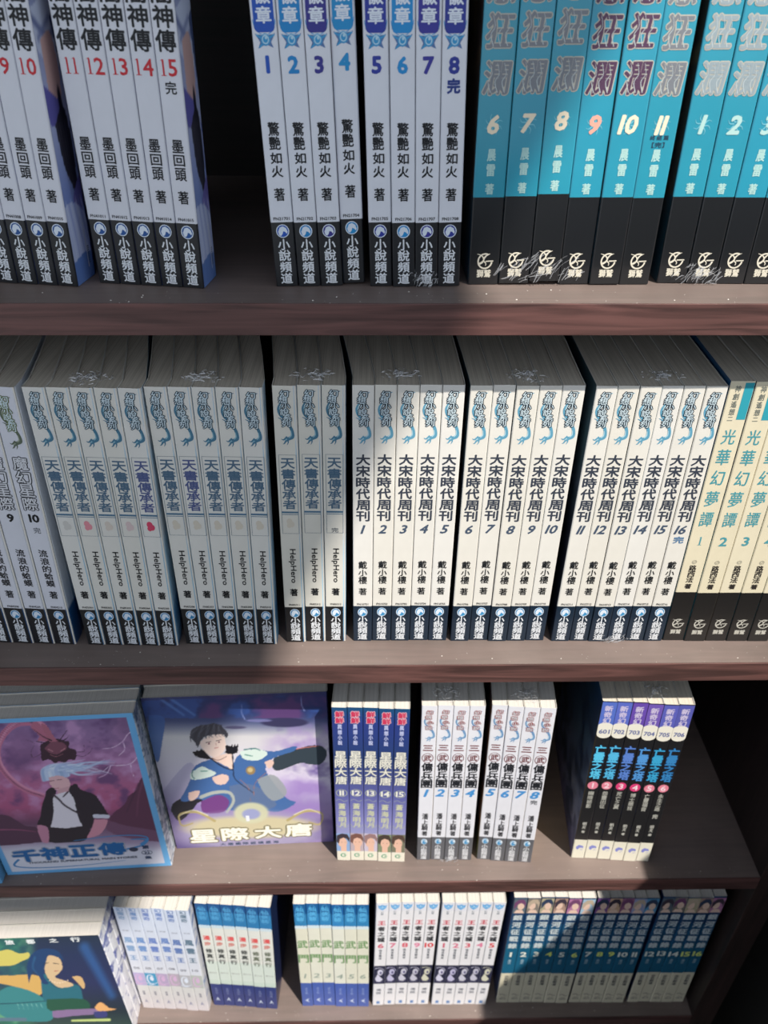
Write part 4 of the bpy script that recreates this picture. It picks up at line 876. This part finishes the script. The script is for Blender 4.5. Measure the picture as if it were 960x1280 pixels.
def face_book(x, y, z, yaw, W, H, T, label, group, canvas, spine_mat, titles=(), frontmat=None, name='face_out_book'):
    """a book turned cover outwards; its spine is at the right"""
    o = thing(name, (x, y, z + .0003), (0, 0, RAD(yaw)), label, 'book', group)
    g = .0004; me_v = []; fs = []; mi = []
    prof = [(0, 0), (W - .0008, 0), (W, .0008), (W, T - .0008), (W - .0008, T), (0, T)]
    inn = [(0, g), (W - .001, g), (W - g, .001), (W - g, T - .001), (W - .001, T - g), (0, T - g)]
    n = 6
    for zz in (0, H):
        for pr in (prof, inn): me_v += [(a, b, zz) for a, b in pr]
    for k in range(n - 1):
        a, b = k, k + 1
        fs += [(a, b, b + 2 * n, a + 2 * n), (b + n, a + n, a + 3 * n, b + 3 * n), (a + 2 * n, b + 2 * n, b + 3 * n, a + 3 * n), (b, a, a + n, b + n)]
        mi += [0 if k == 0 else 1 if k < 4 else 0, 2, 2, 2]
    for e_ in (0, n - 1): fs.append((e_, e_ + n, e_ + 3 * n, e_ + 2 * n)); mi.append(2)
    fm = frontmat or ink((70, 80, 130))
    link('cover', mesh('cover', me_v, fs, [fm, spine_mat, CARD_IN], mi), o)
    link('page_block', box_mesh('page_block', .0012, W - .0008, g + .0002, T - g - .0002, .0008, H - .0009, [PAGEW]), o)
    if canvas is not None:
        link('cover_picture', canvas.mesh('cover_picture', lambda u, v: (u * (W - .001), np.full_like(u, -.00006), v * H)), o)
    for nm, me in titles: link(nm, me, o)
    return o
def P1(key, name, fn, col, layer): return pm(key, name, fn, ink(col), layer)

SPINE_W = zramp('white_spotted_spine', [(0, (222, 222, 228)), (200, (226, 228, 232))], False, mottle=(70, (90, 100, 160), .52, .62))
SPINE_B = zramp('grey_blue_spine', [(0, (206, 214, 224)), (200, (214, 220, 226))], False, mottle=(110, (120, 140, 160), .52, .6))
SPINE_D = zramp('dark_spine', [(0, (30, 34, 60)), (200, (26, 30, 56))], False)
# third shelf: dragon cover (two deep), blue hero cover (two deep), one at the far left
def tN(p, b):
    for s, x, z, h in (('千', 24, 29, 17), ('神', 49, 30.5, 18), ('正', 75, 32, 17), ('傳', 101, 32.5, 18)): p.t(s, z, 23, h, b, x)
def swN(p):
    p.stroke([(70, 48), (110, 52), (134, 48), (130, 36), (112, 30)], .8, 2.4); p.stroke([(120, 45), (134, 44), (128, 36)], 1, 4)
    p.stroke([(16, 24), (10, 14), (30, 9), (70, 9), (110, 13)], 2.4, .5)
tN_ = [P1('N0', 'title_swoosh', swN, (74, 136, 190), 1), P1('N1', 'title_outline', lambda p: tN(p, 2.0), (150, 160, 176), 2), P1('N1b', 'title_edge', lambda p: tN(p, 1.25), (206, 210, 220), 3), P1('N2', 'title', lambda p: tN(p, 1.0), (36, 100, 160), 4),
       P1('N3', 'subtitle', lambda p: p.t('THOUSAND SUPERNATURAL MAIN STORIES', 17.5, 98, 3.0, .14, 72), (70, 80, 100), 2),
       P1('N4', 'volume_mark', lambda p: (p.t('第', 32, 6, 5.6, .2, 131), p.ring(131, 23.5, 5, 3.6, .6), p.t('22', 23.5, 5, 3.6, .2, 131), p.t('集', 15.5, 6, 4.6, .2, 131)), (60, 74, 104), 2),
       P1('N5', 'author_mark', lambda p: (p.disc(120, 29.5, 4, 3.4)), (60, 64, 84), 3)]
N0 = Vector((-0.33786, 0.01169, 0)); nd = Vector((math.cos(RAD(2.93)), math.sin(RAD(2.93)), 0)); ne = Vector((-nd.y, nd.x, 0))
face_book(N0.x, N0.y, ZT[2], 2.93, .1507, .2125, .0131, 'face-out book with dragon and white-haired man on a pink cover, third shelf', 'dragon-cover books', paint_dragon_cover(), SPINE_B, tN_, ink((104, 172, 222)))
for k in (1, 2):
    q = N0 + ne * .0135 * k
    face_book(q.x, q.y, ZT[2], 2.93, .1507, .2125, .0131, ['', 'white-topped book directly behind the pink dragon cover, third shelf', 'rearmost white-topped book behind the pink dragon cover, third shelf'][k], 'dragon-cover books', None, SPINE_B, (), ink((104, 172, 222)))
q = N0 - nd * .1535 + ne * (-.0055)
face_book(q.x, q.y, ZT[2], 2.0, .151, .2125, .0131, 'blue-bordered face-out book cut by the photo\'s left edge, third shelf', None, paint_dragon_cover(), ink((120, 186, 232)), tN_, ink((104, 172, 222)))
def tO(p, b):
    for s, x, z, h in (('星', 27, 18.5, 19), ('際', 57, 19.5, 19), ('大', 88, 20, 18), ('唐', 117, 21.5, 19)): p.t(s, z, 24, h, b, x)
tO_ = [P1('O1', 'title_outline', lambda p: tO(p, 2.3), (90, 92, 84), 1), P1('O1b', 'title_edge', lambda p: tO(p, 1.5), (176, 166, 120), 2), P1('O2', 'title', lambda p: tO(p, .7), (236, 236, 226), 3),
       P1('O3', 'volume_number', lambda p: p.t('1', 43, 2.6, 8, .3, 71), (230, 232, 240), 2),
       P1('O4', 'subtitle', lambda p: [p.t(s, 3.6, 5.2, 4.2, .12, 44 + i * 7.2) for i, s in enumerate('大唐艦隊縱橫星海')], (70, 84, 110), 1)]
O0 = Vector((-0.18619, 0.0368, 0)); od = Vector((math.cos(RAD(2.2)), math.sin(RAD(2.2)), 0)); oe = Vector((-od.y, od.x, 0))
for k in range(2):
    q = O0 + oe * .0142 * k
    face_book(q.x, q.y, ZT[2], 2.2, .1505, .210, .0138, ['face-out book with dark-haired young man in blue on its cover, third shelf', 'book directly behind the cover of the young man in blue, third shelf'][k], 'blue hero-cover books',
              paint_prince_cover() if k == 0 else None, SPINE_D, tO_ if k == 0 else (), ink((50, 60, 110)))
# bottom shelf: four deep, dark-haired lady in front
tT_ = [P1('T1', 'title', lambda p: (p.t('都', 199, 8, 8, .3, 84), p.t('旅', 199, 8, 8, .3, 64), p.t('之', 199.5, 8, 7, .3, 106), p.t('行', 200, 9, 8, .3, 127)), (222, 226, 226), 1)]
T0 = Vector((-0.4145, -0.0098, 0)); td = Vector((math.cos(RAD(1.36)), math.sin(RAD(1.36)), 0)); te = Vector((-td.y, td.x, 0))
for k in range(4):
    q = T0 + te * .0135 * k
    face_book(q.x, q.y, ZT[3], 1.36, .151, .2065, .0131,
              ['face-out book with dark-haired woman in teal on its cover, bottom shelf', 'white-topped book just behind the woman-in-teal cover, bottom shelf', 'third book back in the face-out stack, bottom shelf left', 'rearmost book of the face-out stack, bottom shelf left'][k],
              'face-out stack on the bottom shelf', paint_lady_cover() if k == 0 else None, SPINE_W, tT_ if k == 0 else (), ink((50, 60, 90)))

# printed picture on the side boards of the last red-numbered books
def paint_robe():
    cv = Canvas(60, 220)
    cv.grad([(0, (120, 110, 130)), (40, (150, 160, 196)), (60, (176, 182, 214)), (80, (120, 140, 196)), (100, (70, 110, 160))])
    # y: 0 top of board .. 100 foot ; x: 0 spine .. 100 = 45 mm back
    cv.poly([(0, 38), (40, 36), (60, 44), (40, 50), (0, 46)], (196, 204, 224)); cv.stroke([(0, 40), (30, 44), (50, 38)], 2, 1, (110, 120, 160)); cv.stroke([(5, 44), (35, 40)], 1, 1, (120, 130, 170))
    cv.poly([(10, 44), (32, 43), (38, 50), (32, 58), (10, 55)], (206, 168, 160))
    cv.poly([(36, 40), (60, 38), (80, 50), (90, 80), (70, 78), (50, 60)], (66, 80, 120)); cv.stroke([(60, 44), (72, 60), (66, 72)], 6, 3, (130, 150, 196), .8, 4)
    cv.poly([(0, 53), (28, 57), (34, 60), (8, 62), (0, 60)], (100, 96, 168))
    cv.poly([(10, 62), (34, 58), (42, 66), (40, 74), (34, 84), (26, 76), (16, 72)], (40, 38, 46)); cv.stroke([(30, 58), (36, 70), (33, 84)], 8, 2, (28, 26, 36))
    for k in range(5): cv.stroke([(14 + k * 6, 62), (18 + k * 5, 72), (22 + k * 4, 80 + k)], 1.2, .5, (120, 116, 130), .6)
    cv.poly([(26, 78), (50, 74), (44, 82), (34, 88), (20, 82)], (112, 104, 170)); cv.poly([(44, 62), (70, 66), (60, 76), (46, 74)], (78, 96, 160))
    cv.poly([(0, 80), (22, 80), (44, 84), (50, 94), (30, 100), (0, 100)], (186, 196, 226)); 
    for k in range(7): cv.stroke([(4 + k * 6, 80), (8 + k * 7, 90), (6 + k * 9, 100)], 2, 1, (126, 140, 200) if k % 2 else (214, 220, 240), .7)
    cv.stroke([(50, 76), (62, 88), (66, 96)], 7, 5, (150, 120, 130), .9)
    cv.poly([(0, 94), (30, 93), (70, 95), (100, 96), (100, 101), (0, 101)], (74, 110, 176), .8)
    return cv
for vol, code_lbl in ((10, 0), (15, 1)):
    o, tb, tt, H, sb, v0 = LAST[('red', vol)]
    cv = paint_robe()
    def pos(u, v, tb=tb, tt=tt, H=H, sb=sb, v0=v0):
        dep = .0008 + u * .046
        x = tb / 2 + (tt - tb) * v - sb * np.maximum(0, dep - v0) * .9
        return x + .0001, dep, v * H
    link('cover_picture', cv.mesh('cover_picture', pos), o)
    v = []
    for dep, z in ((.016, .006), (.024, .006), (.024, .030), (.016, .030)): v.append((tb / 2 + .00022 - sb * max(0, dep - v0) * .9, dep, z))
    link('price_sticker', mesh('price_sticker', v, [(0, 1, 2, 3)], [ink((214, 216, 222))]), o)
    vv = []; ff = []
    for k in range(9):
        z = .008 + k * .0011; b0 = len(vv)
        for dep, zz in ((.017, z), (.0232, z), (.0232, z + .0005), (.017, z + .0005)): vv.append((tb / 2 + .0003 - sb * max(0, dep - v0) * .9, dep, zz))
        ff.append((b0, b0 + 1, b0 + 2, b0 + 3))
    link('barcode', mesh('barcode', vv, ff, [ink((60, 60, 70))]), o)

# ------------------------------------------------------------------ bookcase
WOOD = wood_mat('walnut_laminate', (32, 22, 21), (54, 37, 35), 0.0)
TOPW = wood_mat('dusty_walnut_top', (40, 31, 30), (68, 53, 51), 0.42, rough=.55)
EDGE = wood_mat('walnut_edge_band', (58, 36, 34), (102, 68, 64), 0.05, rough=.42)
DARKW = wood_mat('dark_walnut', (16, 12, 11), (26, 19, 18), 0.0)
bc = thing('bookcase', (0, 0, 0), (0, 0, 0), 'dark walnut open bookcase holding rows of paperbacks', 'bookcase')
XL, XR, DEP, TH = -0.575, 0.363, 0.30, .0176
for z in ZT + [0.2825, 0.06, 1.7]:
    b_ = link('shelf_board', box_mesh('shelf_board', XL + .0003, XR - .0003, .0012, DEP - .0065, z - TH, z, [WOOD, TOPW], [0, 1, 0, 0, 0, 0]), bc)
    link('edge_band', box_mesh('edge_band', XL + .0003, XR - .0003, 0, .0011, z - TH, z + .0001, [EDGE], bev=.0003), b_)
for x0, x1 in ((XL - .026, XL), (XR, XR + .026)):
    s_ = link('side_panel', box_mesh('side_panel', x0, x1, .0012, DEP, 0.0, 1.74, [wood_mat('walnut_panel', (22, 16, 15), (38, 28, 26), .0, scale=(90, 90, 5))]), bc)
    link('edge_band', box_mesh('edge_band', x0, x1, 0, .0011, 0.0, 1.74, [wood_mat('walnut_panel_edge', (36, 27, 25), (58, 43, 40), .0, scale=(90, 90, 5))], bev=.0003), s_)
link('back_panel', box_mesh('back_panel', XL, XR, DEP - .006, DEP, .04, 1.74, [DARKW]), bc)

# grit on the boards
for r in range(4):
    v = []; f = []
    for k in range(90):
        x = random.uniform(-.35, .35); y = abs(random.gauss(0.002, .011)) + .001; s = random.choice([.0002, .00025, .0003, .0003, .0006])
        if y > .022 and r != 2: y = random.uniform(.003, .02)
        b0 = len(v); a = random.random() * 3
        for q in range(4): v.append((x + s * math.cos(a + q * 1.57), y + s * .7 * math.sin(a + q * 1.57), ZT[r] + .00012))
        v.append((x, y, ZT[r] + .00012 + s * .8))
        f += [(b0, b0 + 1, b0 + 4), (b0 + 1, b0 + 2, b0 + 4), (b0 + 2, b0 + 3, b0 + 4), (b0 + 3, b0, b0 + 4)]
    o = link('dust_specks', mesh('dust_specks', v, f, [ink((214, 208, 200), .8)]))
    o['kind'] = 'stuff'; o['label'] = 'pale grit scattered along the front of the %s shelf' % ['top', 'second', 'third', 'bottom'][r]; o['category'] = 'dust'

# ------------------------------------------------------------------ shrink-wrap: the crumpled seams that show
def film(cx, cy, z, yaw, w, d, label, amp=.0016, up=True, seed=0):
    """crumpled seam: a knot of fine raised creases in the clear film"""
    rg = random.Random(seed + 11); v = []; f = []
    for k in range(60):
        a = rg.uniform(0, 2 * math.pi); r0 = rg.random() ** .8
        px, py = r0 * math.cos(a) * w * .5, r0 * math.sin(a) * d * .5
        if up: th = rg.gauss(0, .7) if k % 3 else rg.gauss(1.4, .4)
        else: th = rg.gauss(.8, .35)
        L = rg.uniform(.08, .3) * w * (1.1 - r0 * .6); wd = rg.uniform(.00008, .00026); hh = amp * rg.uniform(.2, 1) * (1 - r0 * .7)
        n = 5; b0 = len(v); ph = rg.uniform(-1, 1)
        for i in range(n + 1):
            t = i / n - .5; q = math.sin((t + .5) * math.pi)
            x = px + L * t * math.cos(th) - .1 * L * ph * q * math.sin(th); y = py + L * t * math.sin(th) + .1 * L * ph * q * math.cos(th)
            ox, oy = -math.sin(th) * wd, math.cos(th) * wd
            for sgn, hgt in ((-1, 0), (0, hh * q), (1, 0)):
                if up: v.append((x + ox * sgn, y + oy * sgn, .0003 + hgt))
                else: v.append((x + ox * sgn, -.0005 - hgt * .5, max(.0002, y + d / 2 + oy * sgn)))
        for i in range(n):
            for j in (0, 1):
                q = b0 + 3 * i + j; f.append((q, q + 1, q + 4, q + 3))
    o = link('shrink_wrap', mesh('shrink_wrap', v, f, [film_mat()]), None, (cx, cy, z)); o.rotation_euler = (0, 0, RAD(yaw))
    o['label'] = label; o['category'] = 'plastic wrap'; o['group'] = 'crumpled shrink-wrap seams'
    return o
FT = [('box', 3, 'crumpled clear wrap on top of the left boxed-title pack, second shelf'), ('box', 8, 'crumpled clear wrap on top of the middle boxed-title pack, second shelf'), ('box', 12, 'crumpled clear wrap on top of the right boxed-title pack, second shelf'),
      ('song', 3, 'crumpled clear wrap on the left cream pack, second shelf'), ('song', 8, 'crumpled clear wrap on the middle cream pack, second shelf'), ('song', 14, 'crumpled clear wrap on the right cream pack, second shelf'),
      ('merc', 2, 'crumpled clear wrap on the left white pack, third shelf'), ('merc', 7, 'crumpled clear wrap on the right white pack, third shelf'), ('tab', 4, 'crumpled clear wrap on the black pack with tabs, third shelf')]
for k, (s, v, lb) in enumerate(FT):
    o, tb, tt, H, sb, v0 = LAST[(s, v)]
    M_ = Matrix.Translation(o.location) @ o.rotation_euler.to_matrix().to_4x4()
    p = M_ @ Vector(((-.004 if k % 2 else .001), .0125, H))
    film(p.x, p.y, p.z + .0005, math.degrees(o.rotation_euler.z), .026 if s != 'box' else .030, .020, lb, seed=k)
for s, v, w, h, lb in (('turq', 8, .052, .016, 'glinting crumpled wrap at the foot of the left turquoise pack, top shelf'), ('turq', 2, .030, .012, 'glinting crumpled wrap at the foot of right turquoise pack, top shelf'),
                       ('blue', 7, .018, .010, 'glinting wrap crease at the foot of white blue-tagged book 7, top shelf'), ('song', 14, .022, .009, 'glinting wrap crease at the foot of cream book 13, second shelf'), ('merc', 3, .020, .010, 'glinting wrap crease at the foot of white book 3, third shelf')):
    o = LAST[(s, v)][0]
    film(o.location.x - .002, o.location.y - .0022, o.location.z, math.degrees(o.rotation_euler.z), w, h, lb, amp=.0012, up=False, seed=len(lb))

# ------------------------------------------------------------------ the place round it: pavement, shop wall, and unseen blockers added for shade
def struct(name, me):
    o = link(name, me); o['kind'] = 'structure'; return o
def concrete(name, c, c2):
    mt, nt, b = new_mat(name, .85, 0, .2)
    n = nt.nodes.new('ShaderNodeTexNoise'); n.inputs['Scale'].default_value = 30; n.inputs['Detail'].default_value = 8
    tc = nt.nodes.new('ShaderNodeTexCoord'); nt.links.new(tc.outputs['Object'], n.inputs['Vector'])
    rp = nt.nodes.new('ShaderNodeValToRGB'); rp.color_ramp.elements[0].color = (*lin(c), 1); rp.color_ramp.elements[1].color = (*lin(c2), 1)
    nt.links.new(n.outputs['Fac'], rp.inputs[0]); nt.links.new(rp.outputs[0], b.inputs['Base Color']); return mt
struct('floor', box_mesh('floor', -4, 4, -5, .5, -.1, 0, [concrete('pavement', (64, 62, 60), (84, 82, 78))]))
struct('wall_back', box_mesh('wall_back', -4, 4, .36, .5, 0, 4.2, [concrete('dark_shop_wall', (34, 36, 35), (48, 50, 48))]))
struct('sky_blocker', box_mesh('sky_blocker', -0.02, 0.50, -0.72, -0.66, 0, 1.32, [concrete('dark_sky_blocker', (36, 34, 33), (50, 48, 46))]))  # added out of view: cuts the skylight reaching the lower right shelves
def added_awning(x0, x1, yf, z, label, seed):
    a = thing('added_awning', ((x0 + x1) / 2, .36, z), (0, 0, 0), label, 'added_awning')
    hw = (x1 - x0) / 2; L = .36 - yf
    cl = zramp('added_awning_cloth', [(0, (70, 84, 92)), (10, (70, 84, 92))], rough=.9, coat=0)
    link('cloth', box_mesh('cloth', -hw, hw, -L, 0, 0, .006, [cl]), a)
    st = ink((150, 150, 150), .3)
    link('front_bar', box_mesh('front_bar', -hw, hw, -L, -L + .02, -.02, -.0005, [st], bev=.002), a)
    for x in (-hw, 0, hw - .02): link('arm', box_mesh('arm', x, x + .02, -L + .02, 0, -.022, -.0005, [st], bev=.002), a)
added_awning(-2.2, 0.985, -1.43, 3.4, 'unseen grey cloth canopy added to shade the left half of the bookcase', 1)  # added out of view so its shadow falls across the left side
struct('sun_blocker', box_mesh('sun_blocker', 0.50, 0.56, -1.6, 0.36, 0, 1.37, [concrete('dark_sun_blocker', (40, 38, 36), (54, 52, 50))]))  # added out of view: keeps sun and low sky off the lower right
